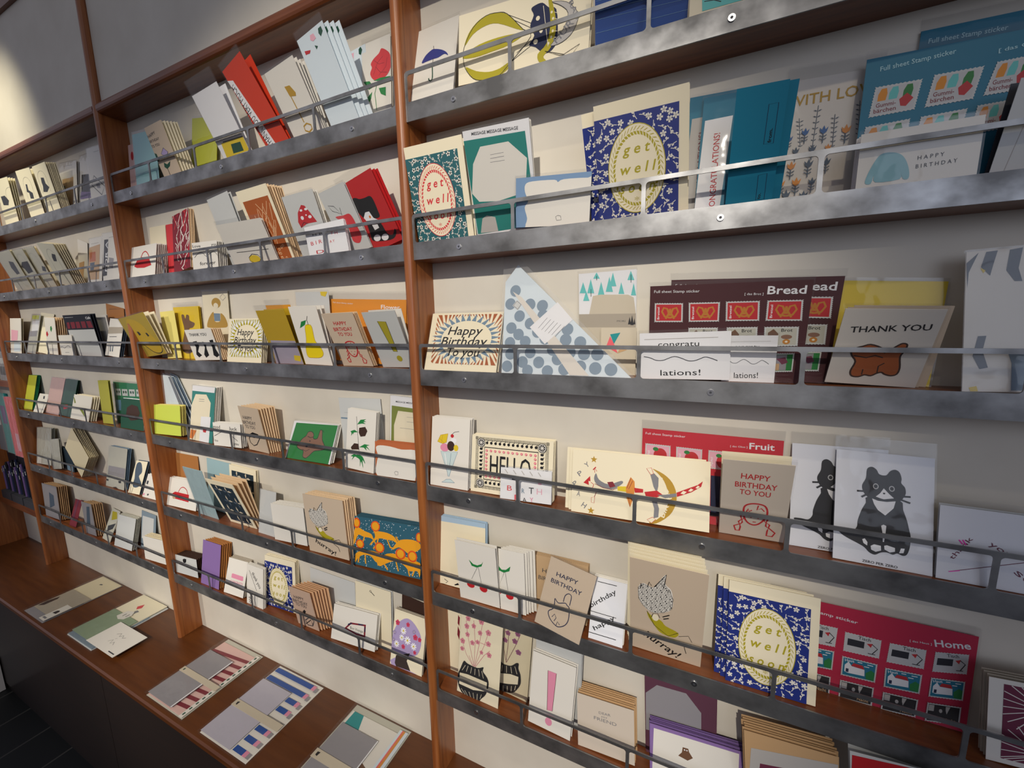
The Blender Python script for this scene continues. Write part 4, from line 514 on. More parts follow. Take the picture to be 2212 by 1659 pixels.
META = """
b2_pinksliver|greeting_card|card|pinkpale||pale pink card with a red blot, left of the aqua card on the top shelf
b2_aqua|stationery_pack|envelope pack|aqua|sl=6|pale aqua pack in clear film beside the left post, top shelf of the middle bay
b2_tulip|greeting_card|card|kraftl|n=8 bc=cream dx=22 D=20|kraft birthday card with a purple tulip drawing, front of its stack|cream backed card stacked behind the purple tulip birthday card
b2_yellowpack|envelope_pack|envelope pack|lime|sl=5|shiny yellow envelope pack leaning between tulip cards and white tall card
b2_bunny|greeting_card|card|white|n=2 sl=26|white card with a yellow foot and green square, leaning on the top rail|white card behind the white and yellow card on the top shelf
b2_orange|letter_set|letter set|redorange|n=2 sl=12|orange red letter set with a THANK YOU VERY MUCH strip|orange red letter set right behind the front orange one
b2_key|greeting_card|card|paper|n=4 bc=paper sl=3|white card with a tall golden key drawing|blank white card stacked behind the golden key card
b2_floral|letter_set|letter set|iceblue|n=4 dx=26 sl=12 art D=11|tall clear pack with pink and green flower prints, fanned, front one|clear flower print pack fanned behind the front one on the top shelf
b2_floralback|letter_set|letter set|iceblue||pale flower print pack upright between the fanned packs and the rose card
b2_rose|greeting_card|card|paper|n=1 sl=10|white card with a large red rose and green leaves|plain white card hidden behind the red rose card
b2_bag|greeting_card|card|paper|n=9 bc=paper|red handbag card on the second shelf of the middle bay|white card edge in the pile behind the second shelf handbag card
b2_creamback|envelope|envelope|cream||plain cream envelope against the wall behind the second shelf handbag cards
b2_redback|envelope|envelope|redrose||plain red envelope peeking left of the marbled red card
b2_marble|greeting_card|card|paper|n=6 bc=peach|tall card marbled in dark red and white, tilted to the right|peach edged card stacked behind the red marbled card
b2_forever|greeting_card|card|paper|n=7 bc=paper|small white card with wavy line and the word forever|small white card stacked behind the forever card
b2_bows|letter_set|letter set|greyw|n=2 sl=4 D=4|clear grey pack leaning behind the low white card with a pot of flowers|clear grey pack just behind the front leaning clear pack
b2_bunnyline|greeting_card|card|paper|n=2 sl=8 D=4|low white card with a black line and yellow pot drawing|white card just behind the yellow pot card
b2_blossom|greeting_card|card|cream|n=10 bc=peach|cream card with rust red panel and pale blossom branches|peach coloured card in the thick stack behind the blossom card
b2_mushroom|greeting_card|card|greyw|n=3 bc=paper sl=3 D=8|grey white card with a red spotted mushroom cap|white card stacked behind the mushroom card
b2_birthwhite|sticker_pack|sticker pack|white|n=5 sl=4 D=6|small white birthday letter pack in front of the apple card|small white pack stacked behind the birthday letter pack on the second shelf
b2_apple|greeting_card|card|greyw|n=1 sl=3 D=3|grey white card with a large pink red apple and outlined leaf|grey white card just behind the apple card
b2_catred|greeting_card|card|redcard|n=3 bc=redcard sl=14 dx=8 D=8|red card with a sitting black and white cat|red card with white edge stacked behind the black cat card
b2_smile|letter_set|letter set|mustard2|n=3 bc=cream sl=3|mustard smiling face pack sticking out over the left post|cream pack behind the mustard smiling face pack
b2_yellowback|greeting_card|card|yellowp||pale yellow card against the wall behind the kangaroo card
b2_kangaroo|greeting_card|card|yellow2|n=1 sl=12 D=4|bright yellow card with a brown kangaroo figure|yellow card directly behind the kangaroo card
b2_girl|greeting_card|card|cream|sl=4|cream card of a girl in a grey top and golden skirt, against the wall
b2_shoes|greeting_card|card|paper|n=8 bc=peach dx=10 D=16|small THANK YOU card with three black shoes|peach coloured card stacked behind the three shoes card
b2_hbolive|greeting_card|card|cream|n=5 bc=cream|Happy Birthday To You card with an olive and white sunburst|cream card stacked behind the olive sunburst card
b2_yellowbunny|greeting_card|card|mustard|n=1 sl=12|card with mustard top and grey lilac foot beside the pear card|mustard card just behind the mustard and lilac card
b2_orangeback|envelope|envelope|lion|sl=12|orange yellow envelope pack behind the mustard and lilac card
b2_pear|greeting_card|card|paper|n=3 bc=paper|white card with a tall yellow pear and green leaf|white card stacked behind the pear card
b2_braids|greeting_card|card|kraftl|n=5 bc=peach D=10|red HAPPY BIRTHDAY TO YOU card with a braided girl, left of the olive exclamation mark|peach coloured card behind the third shelf braided girl card
b2_bang|greeting_card|card|greyw|n=2 bc=paper sl=4|grey white card with an olive exclamation mark|white card just behind the olive exclamation mark card
b2_flowersheet|sticker_sheet|sticker sheet|orange2|n=1 sl=16 D=3|orange stamp sticker sheet titled Flower|orange sheet right behind the sheet titled Flower
b2_clearblossom|letter_set|letter set|greyw|sl=4|clear pack with a yellow blossom on top, left of the orange Flower sheet
b2_lime|notepad|notepad|lime2|n=5 bc=yellowp|low lime green card at the left post, fourth shelf of the middle bay|pale yellow card stacked behind the low lime green card
b2_msgteal|letter_set|letter set|teal|n=7 bc=paper sl=3|teal message card set with red tag in the middle bay|white and teal message set stacked behind the one with a red tag
b2_goodluck|greeting_card|card|paper|n=4 bc=paper|small white good luck to you card|small white card stacked behind the good luck card
b2_boy|greeting_card|card|kraftl|n=11 bc=peach dx=12|kraft HAPPY BIRTHDAY TO YOU card with a smiling boy's head|cream brown card in the thick fan behind the boy's head card
b2_dog|greeting_card|card|white|n=4 bc=paper sl=5|white edged green card with a stretching brown dog|white card leaning behind the green dog card
b2_palms|greeting_card|card|paper|n=5 bc=paper D=10|white card with dark fruits and green fronds on a stalk|white card stacked behind the dark fruit card
b2_hangtag|hang_tag_pack|letter set|greyw||white header pack against the wall behind the dark fruit cards
b2_msggreen|letter_set|letter set|white|n=1 sl=3|olive green message set beside the post, fourth shelf of the middle bay|white message set just behind the olive green one
b2_orangeframe|greeting_card|card|rustl|n=5 bc=rustl|low card with a wavy terracotta frame around blank white|terracotta envelope stacked behind the wavy terracotta frame card
b2_bag2|greeting_card|card|paper|n=3 bc=paper|card with a red handbag on the fifth shelf of the middle bay|white card behind the fifth shelf red handbag card
b2_kraftbag|gift_bag|bag|kraftd||brown kraft bag against the wall above the fifth shelf handbag card, middle bay
b2_bluepack|gift_bag|bag|paleblue|sl=0|pale blue translucent pack leaning forward by the fifth shelf handbag card
b2_bluepack2|gift_bag|bag|paleblue||pale blue pack standing at the wall left of the fish cards
b2_fish|greeting_card|card|cream|n=4 bc=peach dx=8|navy fish scale card leaning forward, front of its stack|peach edged card behind the leaning navy fish scale card
b2_fish2|greeting_card|card|cream|n=3 bc=cream|navy fish scale card upright against the wall|cream card upright behind the wall side fish scale card
b2_crumpled|sleeve_pack|letter set|greyw|sl=2|crumpled clear pack with a barcode label
b2_whitebundle|greeting_card|card|paper|n=8 bc=paper|blank white embossed card left of the middle bay hurray card|blank white card in the fan behind the embossed white card
b2_hurray|greeting_card|card|kraftl|n=10 bc=peach dx=8|hurray! card with a castle carrying figure, middle bay, fifth shelf|peach coloured card stacked behind the middle bay hurray card
b2_lions|greeting_card|card|petrol|n=6 bc=petrold|petrol blue card with orange lions and white dots|petrol blue card stacked behind the orange lions card
b2_whitebox|greeting_card|card|greyw|n=10 bc=dkbrown|low white card with a small dark owl mark at the left post|dark card in the block behind the small owl mark card
b2_purple|greeting_card|card|purple|n=7 bc=kraftd dx=14|tall plain purple card with kraft border|brown kraft envelope stacked behind the tall purple card
b2_congrats|greeting_card|card|paper|n=6 bc=kraftgrey|white card with a pink bar and the word CONGRATS!|white card stacked behind the pink bar card
b2_thankyou|greeting_card|card|paper|n=7 bc=paper D=8|narrow white thank you card with slanting letters|narrow white card stacked behind the slanting thank you card
b2_getwell|greeting_card|card|royal|n=4 in bc=cream|small navy get well soon card on the bottom shelf of the middle bay|cream envelope stacked behind the middle bay get well card
b2_hbpink|greeting_card|card|kraftpink|n=10 bc=peachd dx=26|pinkish kraft HAPPY BIRTHDAY TO YOU card on the lowest middle shelf|pinkish kraft card in the fan on the lowest middle shelf
b2_bonvoyage|greeting_card|card|paper|n=3 bc=paper|white Bon Voyage card with a striped envelope border|white card behind the Bon Voyage card
b2_greyback|greeting_card|card|greyw||large grey white card flat on the wall behind the pinkish kraft fan
b2_keycard|greeting_card|card|cream|n=2 bc=greyw|cream card with one small black key on it|grey backed card behind the small black key card
b2_brownears|greeting_card|card|dkbrown||dark brown card at the wall above the bouquet card
b2_bouquet|greeting_card|card|cream|n=3 bc=kraftgrey D=6|card with a pink and white daisy bouquet in a dark vase|card stacked behind the daisy bouquet card
b3_umbrella|greeting_card|card|paper|n=1 sl=4|white card with a dark blue umbrella|white card directly behind the blue umbrella card
b3_balloon|greeting_card|card|cream|n=1|large cream card with an olive striped balloon and a dark ship|cream card behind the balloon and ship card
b3_bluestripe|envelope|envelope|blue|n=1 sl=2|royal blue striped envelope pack on the top right shelf|royal blue envelope behind the striped blue pack
b3_tealframe|postcard|card|cream|sl=2|cream postcard with a light teal picture, right end of the top shelf
b3_getwellteal|greeting_card|card|teald|in n=1 bc=cream|teal get well soon card with a red wreath|cream envelope behind the teal get well soon card
b3_message|letter_set|letter set|white|n=3 bc=paper sl=3 D=4|MESSAGE MESSAGE MESSAGE set with an octagon label on teal|white message set behind the octagon label on teal
b3_blueframe|greeting_card|card|bluef|n=1 bc=bluef sl=4 D=3|blue envelope set with a scalloped white card in front|blue envelope behind the scalloped white card set
b3_getwellblue|greeting_card|card|royal|in n=1 bc=cream sl=4 D=4|large navy get well soon card on the second shelf of the right bay|cream envelope right behind the large second shelf get well card
b3_getwellblue2|greeting_card|card|royal|in|navy get well soon card half hidden behind the larger one on the second shelf
b3_congratteal|letter_set|letter set|petrolb|sl=3|rearmost teal congratulations set next to the second shelf get well card
b3_congratteal2|letter_set|letter set|petrolb|sl=3|teal congratulations set with a white band and red letters
b3_congratteal3|envelope|envelope|petrolb|n=2 bc=petrolb dx=8 D=4|teal envelope with from. and to. boxes|teal envelope stacked behind the from. and to. envelope
b3_withlove|greeting_card|card|paperw|sl=16|WITH LOVE card with blue and orange tulips
b3_gummi|sticker_sheet|sticker sheet|petrolb|sl=8|teal stamp sticker sheet with gummy bear stamps, nearer one
b3_gummi2|sticker_sheet|sticker sheet|petrolb|sl=12|teal stamp sticker sheet rising behind the gummy bear sheet
b3_sweater|greeting_card|card|paper|n=4 bc=white sl=4|white HAPPY BIRTHDAY card with a pale blue jumper|white card stacked behind the pale blue jumper card
b3_greypack|envelope_pack|envelope pack|greyw|n=1 bc=dark|grey white envelope at the far right end of the second shelf|dark card behind the far right grey white envelope
b3_hbteal|greeting_card|card|cream|n=3 bc=cream sl=4|Happy Birthday To you card with a brown and teal sunburst|cream card stacked behind the brown and teal sunburst card
b3_mori|bag_pack|letter set|white|n=1 sl=4 D=3|clear pack of pale bags printed with turquoise fir trees|clear fir tree bag pack right behind the front one
b3_tangram|card_pack|card|beige||beige card with teal and coral triangles below the fir tree pack
b3_bread|sticker_sheet|sticker sheet|wine|sl=5|dark brown stamp sticker sheet titled Bread, nearer one
b3_bread2|sticker_sheet|sticker sheet|wine|sl=9|dark brown Bread sticker sheet half hidden behind the nearer one
b3_congrat|greeting_card|card|white|n=2 bc=white sl=4 D=3|white congratulations! card with a wavy line, left one in full view|white card right behind the left congratulations card
b3_congrat2|greeting_card|card|white|sl=4|second white congratulations! card half hidden by the first
b3_yellow|sticker_sheet|sticker sheet|yellow|sl=4|plain yellow sheet in clear film behind the brown dog thank you card
b3_thankdog|greeting_card|card|paperw|n=3 bc=kraftl dx=12 sl=6|THANK YOU card with a rust brown dog|card in clear film stacked behind the rust brown dog card
b3_stripes|gift_wrap_pack|wrapping paper pack|paper|sl=2|shiny wrapped pack with slate and yellow bars at the right edge
b3_icecream|greeting_card|card|paper|n=5 bc=paper|white card with an ice cream sundae in a tall glass|white card stacked behind the sundae card
b3_hello|greeting_card|card|cream|n=4 bc=cream|HELLO card with black comb border and pink circles|cream card stacked behind the HELLO card
b3_birthsmall|sticker_pack|sticker pack|white|n=2 sl=4|small pack of pink and grey birthday letters before the HELLO card|small white letter pack behind the one before the HELLO card
b3_acrobat|greeting_card|card|cream|n=3 bc=cream dx=-12|wide cream card of two acrobats, gold stars and a golden moon|cream card stacked behind the acrobats card
b3_fruit|sticker_sheet|sticker sheet|redcard2|sl=14|red stamp sticker sheet titled Fruit
b3_braids|greeting_card|card|kraftw|n=1 bc=cream sl=8|red HAPPY BIRTHDAY TO YOU card with braids, left of the big black cat|cream card behind the right bay braided girl card
b3_catleft|greeting_card|card|coolwhite|sl=16|black and white cat card half hidden by the one to its right
b3_catright|greeting_card|card|coolwhite|sl=18|black and white cat card in full view on the right
b3_thankso|greeting_card|card|coolwhite|n=2 bc=greyw sl=10|white thank you so card in dark plum and magenta letters|white card behind the plum thank you so card
b3_treecard|greeting_card|card|bluefr|n=6 bc=bluefr|cream card in a pale blue border with tiny black trees|pale blue envelope stacked behind the tiny black trees card
b3_cherry|greeting_card|card|paper|n=1 bc=paper|white cherries card standing in front of its stack, leaning forward|white card just behind the foremost cherries card
b3_cherry2|greeting_card|card|paper|n=6 bc=paper dx=14|second white cherries card to the right of the first|white card in the stack behind the second cherries card
b3_hbkraft|greeting_card|card|kraft|n=7 bc=kraft D=12|kraft birthday card hidden behind the tilted kitten card|kraft card stacked behind the tilted kitten card
b3_hbcat|greeting_card|card|kraftl|sl=4|tilted HAPPY BIRTHDAY card with an outlined kitten, over the rail
b3_birthday|greeting_card|card|coolwhite|n=4 bc=paper|small white happy birthday card with slanting words between lines|white card stacked behind the slanting happy birthday card
b3_hurray|greeting_card|card|kraftl|n=8 bc=cream dx=-8|large hurray! card with a flying figure carrying a castle|cream card stacked behind the large hurray card
b3_getwell|greeting_card|card|royal|in n=3 bc=cream dx=-14 art D=12|navy get well soon card on the fifth shelf of the right bay|get well soon card stacked behind the fifth shelf one
b3_home|sticker_sheet|sticker sheet|crimson|sl=12|crimson stamp sticker sheet titled Home
b3_rays|greeting_card|card|paper|n=4 bc=kraftgrey|white framed card with plum and white rays at the right edge|card stacked behind the plum rays card
b3_browntall|greeting_card|card|cream||tall cream card with dark red sprigs behind the first vase card
b3_vase|letter_set|letter set|cream|sl=0|tall card with pink flowers in a black striped vase, nearer one
b3_vase2|letter_set|letter set|creamd|sl=0|tall card with plum flowers in a black vase, farther back
b3_bangpink|greeting_card|card|paper|n=3 bc=paper|white card with a pink exclamation mark|white card behind the pink exclamation mark card
b3_bows|letter_set|letter set|greyw|n=1 sl=4|grey clear pack behind the pink exclamation mark card|grey clear pack just behind the front grey one
b3_friend|greeting_card|card|kraftw|n=13 bc=tan|DEAR MY FRIEND card on the lowest right shelf|tan card in the thick stack behind the DEAR MY FRIEND card
b3_msgpurple|letter_set|letter set|plumd|n=1 D=2|plum message set with a grey octagon label|plum message set behind the octagon label one
b3_owl|greeting_card|card|purple|n=6 bc=purpled D=14|purple edged white card with a small brown owl|purple envelope stacked behind the brown owl card
b3_kraftblur|greeting_card|card|tan|n=9 bc=tan|tan card with a grey panel in the lowest shelf|tan card stacked behind the grey panel card
b3_redcard|greeting_card|card|greyw|n=2|grey edged red card at the bottom right corner|grey card behind the red card at the bottom right corner
b1_arch1|greeting_card|card|creaml|n=4 bc=creaml|cream card with an arched figure at the left end of the top left shelf|cream card behind the leftmost arched figure card
b1_arch2|greeting_card|card|creaml|n=3 bc=creaml|cream arch card second along the top left shelf|cream card behind the second arch card
b1_arch3|greeting_card|card|creaml|n=9 bc=creamd dx=22 D=14|cream arch card in front of the long fan, top left shelf|cream card in the long fan on the top left shelf
b1_book1|postcard|card|paper|n=2 sl=2|white postcard with a tan lower panel, top left shelf|white postcard behind the tan panel postcard
b1_photo|postcard|card|paper|sl=2|white card with a black and plum photograph, top left shelf
b1_diamond|letter_set|letter set|paper|n=1 sl=2|shiny white pack with a black outlined diamond by the post|white pack behind the black diamond pack
b1_arch4|greeting_card|card|greyc|n=2 bc=creamd sl=3 D=3|leftmost grey arch card on the second left shelf|cream card behind the leftmost grey arch card
b1_arch5|greeting_card|card|greyc|n=2 bc=creamd sl=3 D=3|grey arch card with a black figure, second left shelf|cream card behind the grey black figure arch card
b1_arch6|greeting_card|card|greyc|n=2 bc=creamd sl=3 D=3|grey arch card third along the second left shelf|cream card behind the third grey arch card
b1_arch7|greeting_card|card|greyc|n=8 bc=creamd dx=26 D=16|grey arch card in front of the fan, second left shelf|cream card in the fan on the second left shelf
b1_door|postcard|card|paper||white postcard with a tan column, second left shelf
b1_photo2|postcard|card|paper|n=1 sl=2|white postcard with a tan and rust picture, second left shelf|white postcard behind the tan and rust picture
b1_word|postcard|card|paper|sl=2|white card with a black lettered strip down its side
b1_pinkcolor|greeting_card|card|paper|n=2 bc=creamd|white card washed in pink and pale blue, third left shelf|cream card behind the pink and blue wash card
b1_yellowlabel|letter_set|letter set|greyc|sl=3|grey pack with a lime top and white label, third left shelf
b1_creamtall|envelope|envelope|creaml||tall plain cream envelope behind the tiny cherries card, third left shelf
b1_cherry|greeting_card|card|paper|n=8 bc=peach dx=14|white card with one red cherry and green leaf, third left shelf|cream edged card behind the single cherry card
b1_wave|greeting_card|card|paper|n=1 D=3|small white card with a thin wave line, third left shelf|small white card behind the thin wave card
b1_cafe|sticker_sheet|sticker sheet|darkn|n=3 bc=darkn dx=10 D=8|black sheet with a grey lower half and row of maroon stamps|black sheet behind the maroon stamps sheet
b1_whiteback|envelope|envelope|paper|n=2 bc=paper D=4|white envelope behind the black maroon stamps sheet|white envelope beside the black maroon stamps sheet
b1_kraftbag|gift_bag|bag|kraftd||brown kraft bag at the wall beside the post, third left shelf
b1_whitepack|card_pack|card|paper|n=3 bc=slate|white pack with a kraft band, third left shelf|slate edged pack behind the kraft band pack
b1_limebox|notepad|notepad|lime|n=5 bc=emerald dx=6|lime yellow card stack at the left post, fourth left shelf|green card in the block behind the lime yellow card
b1_tinyflower|greeting_card|card|paper||small white card with a tiny dark sprig, fourth left shelf
b1_pinkpack|letter_set|letter set|pinkpale|n=1 sl=2|pale pink shiny pack, fourth left shelf|pale pink pack behind the front pale pink pack
b1_greencard|greeting_card|card|dkgreen|n=2 bc=dkgreen sl=6|dark green card with a red spot, fourth left shelf|dark green card behind the red spot card
b1_whitestack|greeting_card|card|paper|n=5 bc=cream dx=16|low white card with two green leaves, fourth left shelf|cream card stacked behind the green leaves card
b1_yellowtall|notepad|notepad|limed|n=2 bc=limed|tall olive yellow pack, fourth left shelf|olive yellow pack right behind the front one
b1_greensheet|sticker_sheet|sticker sheet|emerald|sl=6|green stamp sticker sheet against the wall, fourth left shelf
b1_darkgreen|greeting_card|card|dkgreen|n=1 bc=white|dark green card with a brown animal by the post, fourth left shelf|white card behind the dark green brown animal card
b1_greysleeve|gift_bag|bag|greyc|n=3 sl=3|grey clear pack at the left post, fifth left shelf|grey clear pack behind the left post one
b1_clearsleeve|gift_bag|bag|greyc|n=2 sl=2 D=4|tilted clear grey pack, fifth left shelf|clear grey pack behind the tilted one
b1_navy|greeting_card|card|navyd|n=2 bc=navyd|navy card with a grey patch, fifth left shelf|navy card behind the grey patch one
b1_fan|greeting_card|card|creamd|n=9 bc=creamd|cream card in front of the leaning fan, fifth left shelf|cream card in the leaning fan, fifth left shelf
b1_creamband|letter_set|letter set|greyc|n=3 bc=greyblue sl=3|grey cream pack with a grey band, fifth left shelf|grey blue pack behind the grey band pack
b1_cyclist|greeting_card|card|cream|n=2 bc=slate|cream card with a dark riding figure, fifth left shelf|slate card behind the riding figure card
b1_dots|greeting_card|card|paper|n=1|white card with small pink and dark marks, fifth left shelf|white card behind the small marks card
b1_greystack|greeting_card|card|greyp|n=8 bc=tan dx=20|grey card with a dark blot, lowest left shelf|tan card stacked behind the dark blot card
b1_redstripe|washi_tape_card|card|maroon||maroon striped card, lowest left shelf
b1_kraftgrey|greeting_card|card|greyp|n=8 bc=tan dx=22|grey kraft card with a slate mark, lowest left shelf|tan kraft card stacked behind the slate mark card
b1_foliage|greeting_card|card|greyc||grey card with olive foliage, lowest left shelf
b1_greywhite|greeting_card|card|greyw|n=4 bc=greyc|blank grey white card, lowest left shelf|grey white card behind the blank one, lowest left shelf
b1_bluegrey|envelope|envelope|slatel||slate blue envelope at the wall, lowest left shelf
b1_box|greeting_card|card|paper|n=7 bc=creamd|low white card block by the post, lowest left shelf|cream card in the low block by the post, lowest left shelf
"""
FIT2 = dict(b1_fan=(5, -1.345, .112, .150, 48, .05, .012))

# ------------------------------------------------------------------ lettering
HC = {}
def text_geo(s, bold):
    k = (s, bold)
    if k not in HC:
        cu = bpy.data.curves.new('t', 'FONT'); cu.body = s; cu.resolution_u = 2; cu.offset = (0, .010, .018)[bold]; cu.size = 1
        o = bpy.data.objects.new('t', cu); C.objects.link(o); bpy.context.view_layer.update()
        me = o.evaluated_get(bpy.context.evaluated_depsgraph_get()).to_mesh()
        HC[k] = ([v.co.to_2d() for v in me.vertices], [tuple(p.vertices) for p in me.polygons])
        bpy.data.objects.remove(o); bpy.data.curves.remove(cu)
    return HC[k]
CAPH = max(v.y for v in text_geo('H', 0)[0])

# ------------------------------------------------------------------ printed art, in 0.1 mm of the card's own face
class Art:
    def __init__(s, mb, w, h): s.mb = mb; s.w = w*1e4; s.h = h*1e4; s.k = 1
    def y(s): s.k += 1; return -.00025 - s.k*1.2e-5
    def poly(s, pts, col, yy=None):
        y = yy if yy is not None else s.y(); q = [(max(0, min(s.w, a))/1e4, y, max(0, min(s.h, b))/1e4) for a, b in pts]; s.mb.face(q, col)
    def rect(s, x0, y0, x1, y1, col): s.poly([(x0, y0), (x1, y0), (x1, y1), (x0, y1)], col)
    def ell(s, x, y, rx, ry, col, n=18, yy=None): s.poly([(x+rx*math.cos(i*2*math.pi/n), y+ry*math.sin(i*2*math.pi/n)) for i in range(n)], col, yy)
    def line(s, pts, w, col, closed=False, yy=None):
        n = len(pts); L = []; R = []
        for i in range(n):
            a = pts[i-1] if (i or closed) else pts[i]; b = pts[(i+1) % n] if (i < n-1 or closed) else pts[i]
            dx, dy = b[0]-a[0], b[1]-a[1]; l = math.hypot(dx, dy) or 1; L.append((pts[i][0]-dy/l*w/2, pts[i][1]+dx/l*w/2)); R.append((pts[i][0]+dy/l*w/2, pts[i][1]-dx/l*w/2))
        y = yy if yy is not None else s.y()
        for i in range(n if closed else n-1):
            j = (i+1) % n; s.poly([R[i], R[j], L[j], L[i]], col, y)
    def text(s, x0, y0, x1, y1, cap, bold, txt, col, shear=0):
        vs_, fs = text_geo(txt, bold)
        if not vs_: return
        mn = min(v.x for v in vs_); mx = max(v.x for v in vs_); L = math.hypot(x1-x0, y1-y0); ux, uy = (x1-x0)/L, (y1-y0)/L; y = s.y(); k = s.mb.mi(col)
        sx = L/(mx-mn or 1); sy = cap/CAPH; i = len(s.mb.v)
        for v in vs_:
            a = (v.x-mn)*sx + shear*v.y*sy; b = v.y*sy; s.mb.v.append((max(0, min(s.w, x0+ux*a-uy*b))/1e4, y, max(0, min(s.h, y0+uy*a+ux*b))/1e4))
        for f in fs: s.mb.f.append(tuple(i+j for j in f)); s.mb.m.append(k)
    def flower(s, x, y, r, kind):
        if kind == 'daisy':
            yy = s.y()
            for i in range(9): a = i*2*math.pi/9; s.line([(x+r*.2*math.cos(a), y+r*.2*math.sin(a)), (x+r*math.cos(a), y+r*math.sin(a))], r*.32, 'daisy', yy=yy)
            s.ell(x, y, r*.26, r*.26, 'yellow', 8)
        else:
            yy = s.y()
            for i in range(5): a = i*2*math.pi/5+.4; s.ell(x+r*.55*math.cos(a), y+r*.55*math.sin(a), r*.42, r*.42, kind, 7, yy)
            s.ell(x, y, r*.18, r*.18, 'maroon' if kind != 'lilacf' else 'cream', 6)
    def tulip(s, x, y, r, col):
        s.poly([(x-r*.6, y+r*.5), (x-r*.25, y+r*.15), (x, y+r*.8), (x+r*.25, y+r*.15), (x+r*.62, y+r*.55), (x+r*.45, y-r*.2), (x, y-r*.55), (x-r*.45, y-r*.2)], col)
        s.line([(x, y-r*.5), (x+r*.05, y-r*2.0)], r*.12, 'slate')
        for q in (1.0, 1.5): s.line([(x-r*.5, y-r*(q-.25)), (x, y-r*q), (x+r*.5, y-r*(q-.25))], r*.14, 'slate')
    def fern(s, x0, y0, x1, y1, col):
        s.line([(x0, y0), (x1, y1)], 6, col); n = 7
        for i in range(n):
            t = i/n; x, y = x0+(x1-x0)*t, y0+(y1-y0)*t; l = 26+22*t
            for d in (-1, 1): s.poly([(x, y), (x+d*l*.5, y+4), (x+d*l, y+16), (x+d*l*.5, y+16)], col)
    def stamp(s, kind, q):
        TL, TR, BR, BL = q
        def P(u, v): return tuple((TL[i]*(1-u)+TR[i]*u)*(1-v) + (BL[i]*(1-u)+BR[i]*u)*v for i in (0, 1))
        def R(u0_, v0, u1, v1, c): s.poly([P(u0_, v0), P(u1, v0), P(u1, v1), P(u0_, v1)], c)
        def T(u0_, v0, u1, v1, cap, txt, c, bold=1):
            a, b = P(u0_, v0), P(u1, v1); H = math.hypot(BL[0]-TL[0], BL[1]-TL[1]); s.text(a[0], a[1], b[0], b[1], cap*H, bold, txt, c)
        pts = []; n = 11
        for (a, b) in (((0, 0), (1, 0)), ((1, 0), (1, 1)), ((1, 1), (0, 1)), ((0, 1), (0, 0))):
            for i in range(n):
                for k in (0, 1):
                    t = (i+k*.5)/n; u, v = a[0]+(b[0]-a[0])*t, a[1]+(b[1]-a[1])*t
                    if k: u += (.5-u)*.045; v += (.5-v)*.06
                    pts.append(P(u, v))
        s.poly(pts, 'greyw')
        if kind == 'bretzel':
            R(.06, .08, .94, .92, 'red'); lw = abs(TL[1]-BL[1])*.09
            for d in (-1, 1): s.line([P(.55+d*.01, .66), P(.55+d*.1, .30), P(.55+d*.22, .25), P(.55+d*.28, .45), P(.55+d*.18, .70), P(.55, .76)], lw, 'pretzel')
            s.line([P(.40, .82), P(.52, .50), P(.55, .30)], lw, 'pretzel'); s.line([P(.70, .82), P(.58, .50), P(.55, .30)], lw, 'pretzel'); T(.18, .85, .18, .22, .10, 'Bretzel', 'white')
        elif kind == 'brot':
            R(.06, .08, .94, .92, 'greyc'); s.poly([P(.10, .90), P(.12, .30), P(.28, .12), (P(.42, .35)), P(.40, .9)], 'brown'); T(.5, .26, .82, .26, .15, 'Brot', 'black')
            s.ell(*P(.66, .52), abs(TR[0]-TL[0])*.16, abs(TL[1]-BL[1])*.11, 'browndog'); s.ell(*P(.66, .76), abs(TR[0]-TL[0])*.11, abs(TL[1]-BL[1])*.13, 'pretzel'); s.ell(*P(.66, .76), abs(TR[0]-TL[0])*.04, abs(TL[1]-BL[1])*.05, 'cream')
        elif kind == 'greens':
            R(.06, .08, .94, .92, 'green'); R(.1, .1, .72, .9, 'greyp'); s.poly([P(.30, .30), P(.65, .22), P(.78, .5), P(.55, .6), P(.45, .45)], 'plum'); R(.2, .55, .45, .9, 'tan')
        elif kind == 'gummi':
            R(.06, .08, .94, .92, 'greyw2')
            for u, c in ((.12, 'orange2'), (.36, 'ltteal'), (.66, 'green')): s.poly([P(u, .5), P(u-.01, .28), P(u+.04, .1), P(u+.15, .1), P(u+.19, .28), P(u+.18, .5)], c)
            s.poly([P(.60, .55), P(.74, .38), P(.90, .58), P(.78, .82), P(.66, .78)], 'red'); T(.12, .70, .55, .70, .13, 'Gummi-', 'maroon'); T(.10, .88, .58, .88, .13, 'bärchen', 'maroon')
        elif kind == 'apple':
            R(.06, .08, .94, .92, 'pinkl'); w_, h_ = abs(TR[0]-TL[0]), abs(TL[1]-BL[1]); s.ell(*P(.60, .56), w_*.26, h_*.36, 'red'); s.ell(*P(.42, .26), w_*.11, h_*.10, 'green'); T(.19, .88, .19, .38, .10, 'Apfel', 'white')
        elif kind == 'tisch':
            R(.04, .06, .96, .94, 'greyw2'); R(.1, .30, .56, .64, 'darkn'); T(.38, .22, .72, .22, .15, 'Tisch', 'black'); lw = abs(TL[1]-BL[1])*.035
            s.poly([P(.62, .36), P(.78, .30), P(.74, .52)], 'red'); s.line([P(.76, .33), P(.92, .52), P(.80, .82)], lw, 'black'); s.line([P(.68, .84), P(.88, .84)], lw, 'black')
        elif kind == 'haus':
            R(.05, .07, .95, .93, 'petrolb'); s.poly([P(.10, .75), P(.10, .42), P(.20, .22), P(.30, .42), P(.66, .45), P(.68, .78), P(.2, .80)], 'white'); s.poly([P(.28, .40), P(.34, .24), P(.60, .26), P(.66, .45)], 'red'); R(.14, .58, .22, .76, 'navy')
